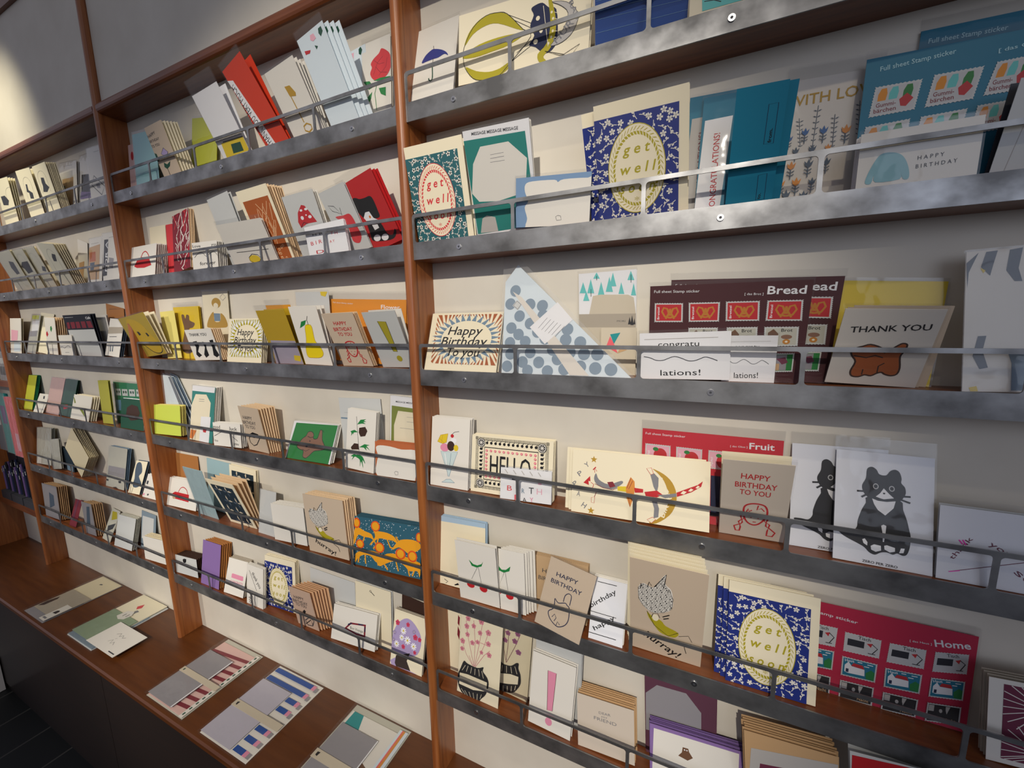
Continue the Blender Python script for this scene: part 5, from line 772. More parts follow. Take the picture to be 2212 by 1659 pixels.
            s.poly([P(.72, .9), P(.70, .6), P(.84, .40), P(.95, .5), P(.95, .93)], 'leaf'); T(.10, .24, .36, .20, .13, 'Haus', 'white'); R(.45, .12, .58, .16, 'white'); R(.72, .14, .88, .18, 'white'); R(.64, .26, .78, .30, 'white')
        elif kind == 'nacht':
            R(.05, .07, .95, .93, 'black'); R(.06, .1, .22, .42, 'papergrey'); w_, h_ = abs(TR[0]-TL[0]), abs(TL[1]-BL[1]); s.ell(*P(.42, .36), w_*.05, h_*.1, 'papergrey'); s.poly([P(.55, .1), P(.68, .1), P(.64, .3), P(.60, .5), (P(.56, .3))], 'papergrey'); T(.55, .86, .88, .88, .15, 'Nacht', 'tan')
        else:
            R(.06, .08, .94, .92, 'greyw')
            for u in (.3, .7): s.ell(*P(u, .45), abs(TR[0]-TL[0])*.14, abs(TL[1]-BL[1])*.2, 'dkgreen')
def vines(A, x0, y0, x1, y1, col, cx, cy, rx, ry, seed):
    rnd = random.Random(seed); pts = []; yy = A.y(); tries = 0
    S = (x1-x0)/11.5
    while tries < 1500:
        tries += 1; x = rnd.uniform(x0+S*.4, x1-S*.4); y = rnd.uniform(y0+S*.4, y1-S*.4)
        if ((x-cx)/(rx+S*.35))**2 + ((y-cy)/(ry+S*.35))**2 < 1: continue
        if any((x-a)**2+(y-b)**2 < (S*.82)**2 for a, b in pts): continue
        pts.append((x, y)); k = len(pts)
        if k % 3 == 1:
            for i in range(5): a = i*1.2566+x; A.line([(x, y), (x+S*.42*math.cos(a), y+S*.42*math.sin(a))], S*.24, col, yy=yy)
        else:
            a = rnd.uniform(0, 6.28); c, s_ = math.cos(a), math.sin(a)
            A.line([(x-c*S*.55, y-s_*S*.55), (x-s_*S*.12, y+c*S*.12), (x+c*S*.5, y+s_*S*.5)], S*.09, col, yy=yy)
            for t in (-.2, .25): A.poly([(x+c*S*t, y+s_*S*t), (x+c*S*(t+.1)-s_*S*.3, y+s_*S*(t+.1)+c*S*.3), (x+c*S*(t+.38)-s_*S*.36, y+s_*S*(t+.38)+c*S*.36), (x+c*S*(t+.3)-s_*S*.12, y+s_*S*(t+.3)+c*S*.12)], col, yy)
            A.ell(x+c*S*.55, y+s_*S*.55, S*.13, S*.13, col, 6, yy)
def wreath(A, cx, cy, rx, ry, col, inner):
    A.ell(cx, cy, rx*1.05, ry*1.04, 'cream', 40); yy = A.y(); n = 46
    for i in range(n):
        a = i*2*math.pi/n
        for k in (0, 1):
            r0_, r1 = (.98, .88) if k else (.78, .87); a1 = a+.16
            p = lambda r, b: (cx+rx*r*math.cos(b), cy+ry*r*math.sin(b))
            A.poly([p(r0_, a), p((r0_+r1)/2+.035, a+.05), p(r1, a1), p((r0_+r1)/2-.035, a+.10)], col, yy)
    A.line([(cx+rx*1.04*math.cos(i*math.pi/20), cy+ry*1.03*math.sin(i*math.pi/20)) for i in range(40)], rx*.03, col, True)
    A.ell(cx, cy, rx*.73, ry*.76, inner, 36)
def art_getwell(A, teal=False):
    w, h = A.w, A.h; acc = 'redrose' if teal else 'olive'; cx, cy, rx, ry = w*.5, h*.49, w*.335, h*.40
    vines(A, 0, 0, w, h, 'paper', cx, cy, rx, ry, 3); wreath(A, cx, cy, rx, ry, acc, 'cream')
    for s_, y, l in (('get', .64, .32), ('well', .46, .43), ('soon', .28, .43)): A.text(cx-w*l/2, h*y, cx+w*l/2, h*y, h*.092, 2, '  '.join(s_).replace('  ', ' '), acc, .22)
    A.text(cx-w*.03, h*.17, cx+w*.03, h*.17, h*.06, 0, '*', acc)
def art_sun(A, ray, tri):
    w, h = A.w, A.h; x0, x1, y0, y1 = w*.08, w*.99, h*.12, h*.97; cx, cy = (x0+x1)/2, (y0+y1)/2; rx, ry = (x1-x0)*.385, (y1-y0)*.37; A.rect(x0, y0, x1, y1, 'white' if ray == 'olive' else 'cream'); yy = A.y(); n = 56
    def edge(a):
        c, s_ = math.cos(a), math.sin(a); k = min((x1-x0)/2/max(abs(c), 1e-6), (y1-y0)/2/max(abs(s_), 1e-6)); return (cx+c*k, cy+s_*k)
    for i in range(n):
        a = i*2*math.pi/n; b = a+2*math.pi/n*.62; m_ = (a+b)/2; q = (cx+rx*1.22*math.cos(m_), cy+ry*1.22*math.sin(m_)); A.poly([edge(a), edge(b), q], ray, yy)
    yy = A.y(); n = 30
    for i in range(n):
        a = i*2*math.pi/n; b = a+2*math.pi/n*.86; m_ = (a+b)/2; A.poly([(cx+rx*math.cos(a), cy+ry*math.sin(a)), (cx+rx*math.cos(b), cy+ry*math.sin(b)), (cx+rx*1.42*math.cos(m_), cy+ry*1.42*math.sin(m_))], tri, yy)
    A.ell(cx, cy, rx, ry, 'cream', 40)
    for s_, y, l in (('Happy', .62, .47), ('Birthday', .44, .63), ('To you', .255, .46)): A.text(cx-w*l/2-w*.03, h*y, cx+w*l/2-w*.03, h*y, h*.14, 1, s_, 'black', .25)
def art_hello(A):
    w, h = A.w, A.h; a0, a1, b0, b1 = w*.05, w*.95, h*.07, h*.97; yy = A.y()
    for i in range(64):
        x = a0+(a1-a0)*i/63
        for y, d in ((b0, 1), (b1, -1)): A.line([(x, y), (x, y+d*h*.045)], w*.006, 'black', yy=yy)
    for i in range(40):
        y = b0+(b1-b0)*i/39
        for x, d in ((a0, 1), (a1, -1)): A.line([(x, y), (x+d*w*.03, y)], w*.006, 'black', yy=yy)
    A.line([(a0+w*.035, b0+h*.05), (a1-w*.035, b0+h*.05), (a1-w*.035, b1-h*.05), (a0+w*.035, b1-h*.05)], w*.006, 'black', True)
    p0, p1, q0, q1 = w*.17, w*.83, h*.24, h*.80
    for t in range(12):
        x = p0+(p1-p0)*(t+.5)/12
        for y in (h*.18, h*.875): A.ell(x, y, w*.017, h*.026, 'black', 8); A.line([(x, y), (x+w*.016, y+h*.045)], w*.006, 'black')
    for t in range(8):
        y = q0+(q1-q0)*(t+.5)/8
        for x in (w*.125, w*.875): A.ell(x, y, w*.02, h*.022, 'black', 8); A.line([(x, y), (x+w*.025, y+h*.03)], w*.006, 'black')
    A.line([(p0, q0), (p1, q0), (p1, q1), (p0, q1)], w*.009, 'black', True)
    for x in (w*.125, w*.875):
        for y in (h*.165, h*.875):
            A.ell(x, y, w*.052, h*.078, 'black'); A.ell(x, y, w*.045, h*.068, 'paper'); A.ell(x, y, w*.037, h*.056, 'black')
            for i in range(8): a = i*math.pi/4; A.line([(x, y), (x+w*.032*math.cos(a), y+h*.048*math.sin(a))], w*.006, 'paper')
    for i in range(12):
        for y in (q0+h*.055, q1-h*.055): A.ell(p0+w*.03+(p1-p0-w*.06)*i/11, y, w*.014, h*.021, 'coral', 9); A.ell(p0+w*.03+(p1-p0-w*.06)*i/11, y, w*.008, h*.012, 'pinkl', 7)
    for i in range(1, 7):
        for x in (p0+w*.03, p1-w*.03): y = q0+h*.055+(q1-q0-h*.11)*i/7; A.ell(x, y, w*.014, h*.021, 'coral', 9); A.ell(x, y, w*.008, h*.012, 'pinkl', 7)
    A.text(w*.25, h*.34, w*.75, h*.34, h*.33, 0, 'HELLO', 'black')
def art_rays(A):
    w, h = A.w, A.h; A.rect(w*.17, h*.06, w*.95, h*.95, 'plum'); yy = A.y(); rnd = random.Random(4)
    for (cx, cy) in ((w*.62, h*.72), (w*.6, h*.2)):
        for i in range(22): a = i*.2856+.1; l0 = rnd.uniform(.05, .12)*w; A.line([(cx+l0*math.cos(a), cy+l0*math.sin(a)), (max(w*.17, min(w*.95, cx+w*.5*math.cos(a))), max(h*.06, min(h*.95, cy+w*.5*math.sin(a))))], w*.014, 'paper', yy=yy)
def art_marble(A):
    rnd = random.Random(5); A.rect(0, 0, A.w, A.h, 'maroon'); yy = A.y()
    for i in range(26):
        x, y = rnd.uniform(0, A.w), rnd.uniform(0, A.h); p = [(x, y)]
        for k in range(5): x += rnd.uniform(-.12, .16)*A.w; y += rnd.uniform(.02, .12)*A.h; p.append((x, y))
        A.line(p, rnd.uniform(.015, .05)*A.w, 'paper' if i % 3 else 'redrose', yy=yy)
def art_blossom(A):
    w, h = A.w, A.h; rnd = random.Random(6); A.rect(w*.10, h*.0, w*.93, h*.86, 'rust'); yy = A.y()
    for i in range(22):
        x, y = w*rnd.uniform(.3, .8), h*rnd.uniform(.25, .6); p = [(x, y)]; dx = rnd.uniform(-.08, .08)
        for k in range(3): x += dx*w+rnd.uniform(-.02, .02)*w; y += .07*h; p.append((max(w*.12, min(w*.9, x)), y if y < h*.84 else h*.84))
        A.line(p, w*.014, 'peachd', yy=yy)
    for i in range(16): x, y = w*rnd.uniform(.3, .85), h*rnd.uniform(.04, .24); A.ell(x, y, w*.035, h*.02, 'peachd', 8); A.ell(x, y, w*.02, h*.011, 'rust', 8)
def art_fish(A):
    w, h = A.w, A.h; A.rect(w*.09, h*.07, w*.91, h*.90, 'navyd'); S = w*.34
    for i in range(-1, 3):
        for j in range(-1, 4):
            x, y = w*.12+S*(i+.5*(j % 2)), h*.1+S*.9*j
            if x < w*.09+S*.1 or x > w*.91-S*.1 or y < h*.07+S*.1 or y > h*.90-S*.1: continue
            for a in (0, 1.571, 3.142, 4.712):
                c, s_ = math.cos(a), math.sin(a); q = [(x, y), (x+c*S*.25-s_*S*.11, y+s_*S*.25+c*S*.11), (x+c*S*.5, y+s_*S*.5), (x+c*S*.25+s_*S*.06, y+s_*S*.25-c*S*.06)]
                A.poly([(max(w*.09, min(w*.91, p)), max(h*.07, min(h*.9, r))) for p, r in q], 'beige' if a < 2 else 'slate')
def art_dots(A):
    rnd = random.Random(9); yy = A.y()
    for i in range(260): x, y = rnd.uniform(.01, .99)*A.w, rnd.uniform(.01, .99)*A.h; A.ell(x, y, 9, 9, 'white', 5, yy)
def art_castle(A, q):
    pts = [(q[i], q[i+1]) for i in range(0, len(q), 2)]; xs = [p[0] for p in pts]; ys = [p[1] for p in pts]; rnd = random.Random(2)
    def inside(x, y):
        c = False
        for i in range(len(pts)):
            a, b = pts[i], pts[i-1]
            if (a[1] > y) != (b[1] > y) and x < (b[0]-a[0])*(y-a[1])/(b[1]-a[1])+a[0]: c = not c
        return c
    A.line(pts, 7, 'black', True); yy = A.y(); s_ = 34
    for i in range(int((max(xs)-min(xs))/s_)+1):
        for j in range(int((max(ys)-min(ys))/s_)+1):
            x, y = min(xs)+i*s_+(j % 2)*s_/2+rnd.uniform(-3, 3), min(ys)+j*s_
            if inside(x, y): A.ell(x, y, 13.5, 13, 'black', 8, yy)
    yy = A.y()
    for i in range(int((max(xs)-min(xs))/s_)+1):
        for j in range(int((max(ys)-min(ys))/s_)+1):
            x, y = min(xs)+i*s_+(j % 2)*s_/2, min(ys)+j*s_
            if inside(x, y) and (i*7+j*3) % 4: A.ell(x, y, 8, 7.6, 'paper', 6, yy)
SPECIAL = dict(b2_marble=art_marble, b2_blossom=art_blossom, b2_fish=art_fish, b2_fish2=art_fish, b3_hello=art_hello, b3_rays=art_rays,
    b2_hbolive=lambda A: art_sun(A, 'olive', 'olive'), b3_hbteal=lambda A: art_sun(A, 'rust', 'greyblue'), b2_lions=art_dots)
ARTS = {}
for ln in ART_DATA.strip().split('\n'):
    n, d = ln.split('|', 1); ARTS[n] = d
def smooth(p, closed):
    n = len(p); out = []
    for i in range(n if closed else n-1):
        a, b, c_, d = (p[(i+j) % n] if closed else p[min(n-1, max(0, i+j))] for j in (-1, 0, 1, 2))
        for k in range(3):
            s_ = k/3; out.append(tuple(.5*(2*b[q] + (c_[q]-a[q])*s_ + (2*a[q]-5*b[q]+4*c_[q]-d[q])*s_*s_ + (3*b[q]-a[q]-3*c_[q]+d[q])*s_**3) for q in (0, 1)))
    return out if closed else out + [p[-1]]
REUSE = dict(b3_catleft='b3_catright', b2_hurray='b3_hurray', b3_congrat2='b3_congrat', b3_bread2='b3_bread', b2_braids='b3_braids')
def draw(name, mb, w, h):
    A = Art(mb, w, h)
    if name in SPECIAL: SPECIAL[name](A)
    src = REUSE.get(name, name)
    if src not in ARTS or ARTS[src][:1] in '=!': return
    kx = ky = 1.0
    if src != name: kx, ky = w/FIT[src][2], h/FIT[src][3]
    for item in ARTS[src].split(';'):
        f = item.split('~') if item[:2] == 'T~' else item.split(',')
        k, col = f[0], f[1]
        if k == 'T':
            v = list(map(float, f[2:7])); A.text(v[0]*kx, v[1]*ky, v[2]*kx, v[3]*ky, v[4]*ky, int(f[7]), f[8], col); continue
        if k == 'S':
            v = list(map(float, f[2:])); A.stamp(col, [(v[i]*kx, v[i+1]*ky) for i in (0, 2, 4, 6)]); continue
        v = list(map(float, f[2:]))
        if k in 'PK':
            q = [(v[i]*kx, v[i+1]*ky) for i in range(0, len(v), 2)]
            if k == 'P': A.poly(smooth(q, True) if len(q) > 8 else q, col)
            else: art_castle(A, [c for p in q for c in p])
        elif k in 'LC':
            q = [(v[i]*kx, v[i+1]*ky) for i in range(1, len(v), 2)]
            if len(q) > (8 if k == 'C' else 4): q = smooth(q, k == 'C')
            A.line(q, v[0]*kx, col, k == 'C')
        elif k == 'E': A.ell(v[0]*kx, v[1]*ky, v[2]*kx, v[3]*ky, col)
        elif k == 'A': A.line([(v[0]-v[2], v[1]-v[3]*1.6)] + [(v[0]-v[2]*math.cos(i*math.pi/10), v[1]-v[3]*.4+v[3]*.7*math.sin(i*math.pi/10)) for i in range(11)] + [(v[0]+v[2], v[1]-v[3]*1.6)], 6, 'grey')
        elif k == 'F': A.flower(v[0]*kx, v[1]*ky, v[2]*kx, col)
        elif k == 'U': A.tulip(v[0], v[1], v[2], col)
        elif k == 'V': A.fern(v[2], v[3], v[0], v[1], col)
        elif k == 'Y': A.poly([(v[0]+(v[2] if i % 2 == 0 else v[2]*.42)*math.sin(i*math.pi/5), v[1]+(v[2] if i % 2 == 0 else v[2]*.42)*math.cos(i*math.pi/5)) for i in range(10)], col)

# ------------------------------------------------------------------ cards standing on the shelves
FIT = {}
for ln in FIT_DATA.strip().split('\n'):
    f = ln.split(); FIT[f[0]] = [int(f[1])] + list(map(float, f[2:]))
FIT = {k: (v[0], v[1], v[2], v[3], v[4], v[5], v[6]) for k, v in FIT.items()}      # row, x, width, height, roll, lean, foot
def pose(row, x, w, h, roll, k, y0, dz=0):
    n = math.hypot(1, k); e1 = Vector((1, 0, 0)); e2 = Vector((0, k/n, 1/n)); c, s_ = math.cos(math.radians(roll)), math.sin(math.radians(roll))
    a = e1*c + e2*s_; b = -e1*s_ + e2*c; base = Vector((x, y0, ZS[row-1]+.0133+dz)) - e2*min(0, w*s_); yv = b.cross(a)
    return Matrix(((a.x, yv.x, b.x, base.x), (a.y, yv.y, b.y, base.y), (a.z, yv.z, b.z, base.z), (0, 0, 0, 1)))
NS = .65
for ln in META.strip().split('\n'):
    f = ln.split('|'); idn, kind, cat, base, opt, label = f[:6]; O = {}
    for t_ in opt.split(): a_, _, b_ = t_.partition('='); O[a_] = b_ or '1'
    row, x, w, h, roll, k, y0 = FIT2.get(idn) or FIT[idn][:1] + FIT[idn][1:]
    n = int(O.get('n', 0)); n = min(6, max(1, round(n*NS))) if n else 0
    if k > 0 and n: k = max(.0, min(k, (.0535-y0-.0022-n*.0015)/h))
    th = .0008; PARTN = dict(greeting_card='folded_card', letter_set='letter_paper', sticker_sheet='printed_sheet', postcard='printed_card')
    holder = 'in' in O or 'sl' in O or (n and O.get('bc', base) != base)
    if holder: root = empty(kind, (0, 0, 0)); pn = PARTN.get(kind, 'contents')
    if 'in' in O:
        pw, ph = w*.905, h*.885; m = MB(); m.box(0, pw, 0, th, 0, ph, base); A = Art(m, pw, ph); art_getwell(A, base == 'teald'); m.build(pn, root)
        m = MB(); m.box(0, w, th+.0002, th+.0010, 0, h, 'cream'); env = m.build('envelope', root); back = .0011
    else:
        m = MB(); m.box(0, w, 0, th, 0, h, base); draw(idn, m, w, h); back = th
        if not holder: root = m.build(kind)
        else:
            m.build(pn, root)
            if n and O.get('bc', base) != base: m = MB(); m.box(.0004, w-.0002, th+.0002, th+.0009, 0, h-.0005, O['bc']); m.build('envelope', root); back = th+.0009
    root.matrix_world = pose(row, x, w, h, roll, k, y0, -.009 if idn == 'b3_hbcat' else 0); tag(root, label, cat)
    if 'sl' in O:
        s_ = float(O['sl'])/1000; m = MB(); mt = 'crinkled_film' if idn in ('b2_crumpled', 'b3_stripes', 'b1_greysleeve', 'b1_clearsleeve', 'b2_bluepack') else 'clear_film'
        m.face([(-.0015, -.0014, 0), (w+.0015, -.0014, 0), (w+.0015, -.0014, h+s_), (-.0015, -.0014, h+s_)], mt)
        if s_ > 0: m.face([(-.0015, back+.0006, h-.001), (w+.0015, back+.0006, h-.001), (w+.0015, back+.0006, h+s_), (-.0015, back+.0006, h+s_)], mt)
        m.build('clear_sleeve', root)
    if n:
        tag(root, group=None); bc = O.get('bc', base); dx = float(O.get('dx', 0))/1000; stack_label = f[6]; grp = 'stack behind ' + idn.split('_', 1)[1].replace('_', ' ')
        if 'in' in O or 'art' in O: first = root.copy(); proto_kids = [c_ for c_ in root.children if not c_.name.startswith('clear')]
        else:
            m = MB(); m.box(0, w, 0, th, 0, h, bc); first = m.build(kind); proto_kids = []
        kb = k; room = .0545 - (max(0, k)*h/math.hypot(1, k)) - y0 - back
        if k < -.05: kb = k + min(.12, -k*.4); room = .0535 - y0
        if room < n*.0013:
            room = n*.0013; kb = min(kb, max(-.5, (.0535 - y0 - room)/h)) if k > 0 else kb
        room = min(room, float(O.get('D', 99))/1000); kb = k + (kb-k)*(.2 if 'D' in O else 1); step = min(room/(n+.3), .0042); rnd = random.Random(len(idn)*31+n)
        for i in range(1, n+1):
            t_ = i/n; o = first if i == 1 else first.copy()
            if i > 1 or 'in' in O or 'art' in O:
                C.objects.link(o) if o.name not in C.objects else None
                for c_ in proto_kids: d_ = c_.copy(); C.objects.link(d_); d_.parent = o
            jx = rnd.uniform(-.0012, .0012); o.matrix_world = pose(row, x+dx*t_+jx, w, h, roll+rnd.uniform(-.5, .5), k+(kb-k)*t_, y0+back+step*i, 0)
            tag(o, stack_label, cat, grp)
# ------------------------------------------------------------------ triangular cloth pack
zf = ZS[2]+.0133; m = MB()
m.prism([(.002, 0), (.218, 0), (.022, .184), (.0, .156)], 0, .004, 'iceblue'); A = Art(m, .218, .184)
for (x, z) in ((69,132),(70,113),(72,97),(67,151),(30,97),(16,77),(50,84),(30,66),(64,70),(43,54),(78,59),(115,74),(138,70),(113,57),(137,53),(53,36),(92,41),(121,37),(144,35),(165,35),(40,20),(69,20),(85,6),(113,10),(139,15),(163,13),(187,12),(17,33),(101,26),(50,6),(12,118),(15,52),(12,12),(48,116),(20,140),(88,80)):
    if x/218 + z/205 < .94: A.ell(x*10, z*10, 97, 97, 'greyblue', 22)
A.poly([(0, 1840), (0, 1390), (160, 1290), (1540, 10), (1240, 10), (40, 1180), (40, 1500)], 'paper') if False else A.poly([(150, 1390), (320, 1290), (1540, 12), (1230, 12)], 'paperw')
A.poly([(960, 1180), (1230, 890), (780, 500), (500, 780)], 'white'); A.poly([(240, 1240), (330, 1170), (260, 1070), (160, 1150)], 'greyw'); A.line([(240, 1225), (315, 1165), (260, 1085), (178, 1150)], 8, 'dark', True)
for i in range(6): A.line([(650+i*60, 760-i*28), (800+i*60, 930-i*28)], 7, 'grey')
tri = m.build('handkerchief_pack'); tri.matrix_world = pose(3, .391, .22, .19, 0, .18, .010); tag(tri, 'triangular folded cloth pack with grey blue dots and a paper band', 'cloth pack')
m = MB(); m.face([(-.003, -.002, 0), (.224, -.002, 0), (.030, -.002, .190), (-.004, -.002, .163)], 'crinkled_film'); m.face([(-.004, -.002, .163), (.030, -.002, .190), (.012, .004, .206), (-.008, .004, .204)], 'crinkled_film'); m.build('clear_sleeve', tri)

# ------------------------------------------------------------------ packs in the end bay
def pack(x, y, z, w, h, d, col, lab, marks=(), kind='pack', cat='packet', film_=True, rot=0):
    m = MB(); m.box(0, w, 0, d, 0, h, col)
    for (a, b, c_, e, mc) in marks: m.face([(a*w, -.0004, b*h), (c_*w, -.0004, b*h), (c_*w, -.0004, e*h), (a*w, -.0004, e*h)], mc)
    o = m.build(kind); o.location = (x, y, z); o.rotation_euler = (0, 0, rot); tag(o, lab, cat)
    if film_: m = MB(); m.face([(-.002, -.002, 0), (w+.002, -.002, 0), (w+.002, -.002, h+.006), (-.002, -.002, h+.006)], 'crinkled_film'); m.build('clear_sleeve', o)
pack(-1.905, .004, OZ-.551, .10, .115, .012, 'greyp', 'grey film wrapped packet on the upper end bay shelf', ((.1, .2, .8, .5, 'dark'), (.3, .6, .9, .8, 'greyw')))
pack(-1.94, .022, OZ-.551, .12, .19, .012, 'dark', 'tall dark film wrapped packet behind the grey one in the end bay', ((.4, .3, .9, .7, 'slate'), (.6, .8, .8, .9, 'greyw')))
pack(-2.10, .010, OZ-.551, .13, .15, .020, 'greyc', 'grey packet at the far left of the upper end bay shelf', ((.2, .2, .6, .6, 'slate'),))
pack(-1.895, -.002, OZ-.870, .085, .250, .010, 'coral', 'coral pink wrapped packet hanging in the end bay', ((.5, .1, .9, .4, 'pinkl'),))
pack(-2.00, .004, OZ-.870, .090, .260, .010, 'tealart', 'teal wrapped packet hanging left of the coral one', ((.2, .5, .7, .8, 'purpled'),))
pack(-2.11, .010, OZ-.870, .100, .230, .010, 'slate', 'slate wrapped packet hanging left of the teal one', ((.2, .5, .7, .8, 'greyw'),))
rnd = random.Random(3)
for i, (x, w, lab) in enumerate(((-2.19, .11, 'leftmost dark pen rack on the lower end bay shelf'), (-2.07, .12, 'middle dark pen rack on the lower end bay shelf'), (-1.94, .13, 'dark pen rack beside the post on the lower end bay shelf'))):
    m = MB(); m.box(0, w, 0, .045, 0, .035, 'dark'); m.box(0, w, .040, .045, .035, .23, 'darkn'); o = m.build('pen_rack'); o.location = (x, .002, OZ-1.1078); tag(o, lab, 'pen rack')
    for k in range(9):
        m = MB(); px = .008+k*(w-.016)/8; hh = rnd.uniform(.13, .19); m.prism([(px+.004*math.cos(j*math.pi/4), .018+.004*math.sin(j*math.pi/4)+(k % 2)*.01) for j in range(8)], .035, hh, ('purpled', 'black', 'navy')[(k+i) % 3], 'z')
        m.box(px-.0025, px+.0025, .0128+(k % 2)*.01, .0133+(k % 2)*.01, hh-.028, hh-.012, 'greyw'); m.build('pen', o)

# ------------------------------------------------------------------ letter sets lying on the bench
ZB = .4998
def flat(name, lab, cat, x0, y0, w, d, th, pieces, film_=True, rot=0):
    root = empty(name, (x0, y0, ZB)); root.rotation_euler = (0, 0, rot); tag(root, lab, cat); z = .0006
    for nm, polys in pieces:
        m = MB()
        for pi, (col, pts) in enumerate(polys):
            if pi == 0: m.prism(pts, z, z+th, col, 'z')
            else: m.face([(a, b, z+th+.00012*pi) for a, b in pts], col)
        m.build(nm, root, True) if len(polys) == 1 else m.build(nm, root); z += th+.0003+.00012*len(polys)
    if film_:
        m = MB(); m.face([(-.003, -.003, z+.0006), (w+.003, -.003, z+.0006), (w+.003, d+.003, z+.0006), (-.003, d+.003, z+.0006)], 'clear_film')
        m.face([(-.003, -.003, .0003), (w+.003, -.003, .0003), (w+.003, d+.003, .0003), (-.003, d+.003, .0003)], 'clear_film'); m.build('clear_sleeve', root)
def Rc(x0, y0, x1, y1): return [(x0, y0), (x1, y0), (x1, y1), (x0, y1)]
flat('letter_set', 'long beige and cream letter set with a feather, farthest on the bench', 'letter set', -1.440, -.164, .152, .213, .0010,
     [('writing_paper', [('greyp', Rc(0, 0, .152, .213))]), ('writing_paper', [('creamd', Rc(.002, .105, .150, .212)), ('dark', [(.06, .178), (.075, .182), (.072, .186), (.06, .184)])]),
      ('envelope', [('kraftgrey', Rc(.006, .022, .150, .125)), ('dkbrown', [(.012, .030), (.030, .040), (.030, .075), (.018, .085), (.008, .055)])]), ('label', [('paper', Rc(.112, .004, .150, .075)), ('black', [(.120, .034), (.140, .036), (.138, .046), (.130, .050), (.122, .046)]), ('grey', Rc(.118, .010, .140, .016))])])
flat('letter_set', 'green and cream letter set under the white handwritten card', 'letter set', -1.135, -.152, .165, .205, .0022,
     [('writing_paper', [('greyw', Rc(0, 0, .165, .203))]), ('writing_paper', [('slatel', Rc(.002, .002, .163, .150))]), ('writing_paper', [('creaml', Rc(0, .085, .158, .204)), ('redrose', [(.060, .160), (.075, .150), (.085, .162), (.072, .176)]), ('grey', [(.08, .140), (.095, .135), (.10, .148), (.085, .15)])]),
      ('envelope', [('field2', Rc(.002, .012, .158, .120)), ('paper', [(.055, .105), (.08, .098), (.100, .105), (.105, .125), (.09, .14), (.06, .132)]), ('dark', Rc(.075, .112, .078, .124)), ('dark', Rc(.090, .114, .093, .126))])])
# handwritten card lying half on the green set
m = MB(); m.box(0, .168, 0, .086, 0, .0012, 'paper'); A = None
for i, pts in enumerate(([(.060, .052), (.072, .060), (.080, .050), (.090, .058), (.098, .050), (.108, .056)], [(.080, .040), (.084, .044)], [(.070, .026), (.080, .036), (.088, .024), (.096, .032), (.106, .024)])):
    for a, b in zip(pts, pts[1:]): m.face([(a[0], a[1], .0014), (b[0], b[1], .0014), (b[0], b[1]+.0012, .0014), (a[0], a[1]+.0012, .0014)], 'dark')
m.face([(.125, .006, .0014), (.158, .006, .0014), (.158, .009, .0014), (.125, .009, .0014)], 'dark')
o = m.build('name_card'); o.location = (-1.022, -.1440, ZB+.0128); tag(o, 'white card with a few handwritten words lying over the green letter set', 'card')
flat('letter_set', 'grey letter set with burgundy stripes and green dashes', 'letter set', -.622, -.162, .170, .213, .0010,
     [('writing_paper', [('greyc', Rc(0, 0, .170, .213))]), ('writing_paper', [('pinkpale', Rc(.002, .003, .152, .200))] + [('maroon', [(.002, .006+i*.022), (.152, .0005+i*.022+.020), (.152, .010+i*.022+.020), (.002, .016+i*.022)]) for i in range(8)]),
      ('writing_paper', [('paper', Rc(.155, .0, .168, .205))] + [('dkgreen', Rc(.159, .006+i*.0155, .1635, .013+i*.0155)) for i in range(13)]), ('envelope', [('greyp', Rc(.001, .004, .114, .160)), ('white', Rc(.110, .004, .114, .160))]), ('paper_band', [('beige', Rc(0, .078, .170, .093)), ('dkgreen', Rc(.008, .083, .013, .089))])])
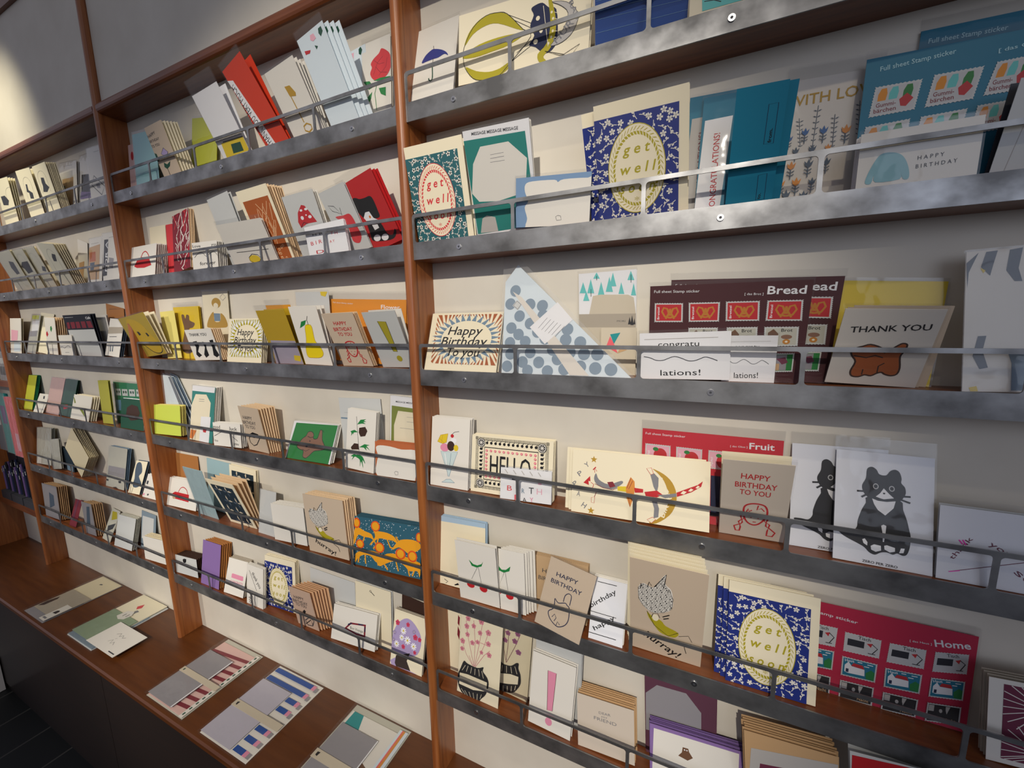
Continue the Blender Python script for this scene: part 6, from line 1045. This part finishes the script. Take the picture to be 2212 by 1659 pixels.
flat('letter_set', 'letter set with blue bars, pink tips and a paper band', 'letter set', -.374, -.163, .180, .215, .0010,
     [('writing_paper', [('paper', Rc(.001, .001, .179, .213))] + [p_ for i in range(8) for p_ in (('blue', Rc(.005 if i > 5 else .118, .008+i*.0260+(.003 if i > 3 else 0), .152, .021+i*.0260+(.003 if i > 3 else 0) - (.006 if i == 3 else 0))), ('pink', Rc(.152, .008+i*.0260+(.003 if i > 3 else 0), .164, .021+i*.0260+(.003 if i > 3 else 0) - (.006 if i == 3 else 0))), ('greyp', Rc(.164, .008+i*.0260, .175, .020+i*.0260)))]),
      ('envelope', [('lilacpale', Rc(.001, .003, .116, .163))]), ('paper_band', [('beige', Rc(0, .076, .180, .094)), ('black', [(.010, .082), (.015, .080), (.016, .090), (.009, .088)])])])
flat('letter_set', 'grey letter set with a teal triangle and orange striped edge', 'letter set', -.072, -.162, .176, .213, .0010,
     [('writing_paper', [('greyc', Rc(0, 0, .176, .213))]), ('writing_paper', [('paper', Rc(.004, .004, .150, .196)), ('tealart', [(.010, .196), (.040, .196), (.075, .12), (.075, .09), (.010, .09)]), ('brown', [(.10, .02), (.15, .02), (.15, .10), (.12, .11)]), ('emerald', [(.10, .01), (.14, .01), (.12, .06), (.10, .07)])]),
      ('writing_paper', [('iceblue', Rc(.150, .002, .174, .205)), ('coral', Rc(.157, .002, .160, .205)), ('orangef', Rc(.160, .002, .166, .205))]), ('envelope', [('greyp', Rc(.006, .004, .122, .160)), ('white', Rc(.119, .004, .122, .160))]), ('paper_band', [('beige', Rc(.002, .070, .150, .090)), ('black', [(.010, .077), (.016, .075), (.018, .085), (.010, .084)])])])

# folded triangular packs behind the low lime green card
for i, (lab, y_) in enumerate((('pale triangular cloth pack behind the low lime green card, front one', .036), ('pale triangular cloth pack behind the lime green card, middle of three', .041), ('pale triangular cloth pack behind the lime green card, rearmost of three', .046))):
    m = MB(); m.prism([(.001, 0), (.150, 0), (.040, .172), (.004, .180)], 0, .0022, 'iceblue'); A = Art(m, .15, .18)
    A.poly([(1180, 20), (1480, 20), (420, 1700), (330, 1700)], 'slate'); A.poly([(820, 300), (1120, 300), (900, 760), (760, 700)], 'white')
    o = m.build('handkerchief_pack'); o.matrix_world = pose(4, -.752+i*.009, .15, .18, 0, .02, y_); tag(o, lab, 'cloth pack')
    if i == 0: m = MB(); m.face([(-.003, -.0015, 0), (.156, -.0015, 0), (.046, -.0015, .182), (-.003, -.0015, .190)], 'crinkled_film'); m.build('clear_sleeve', o)
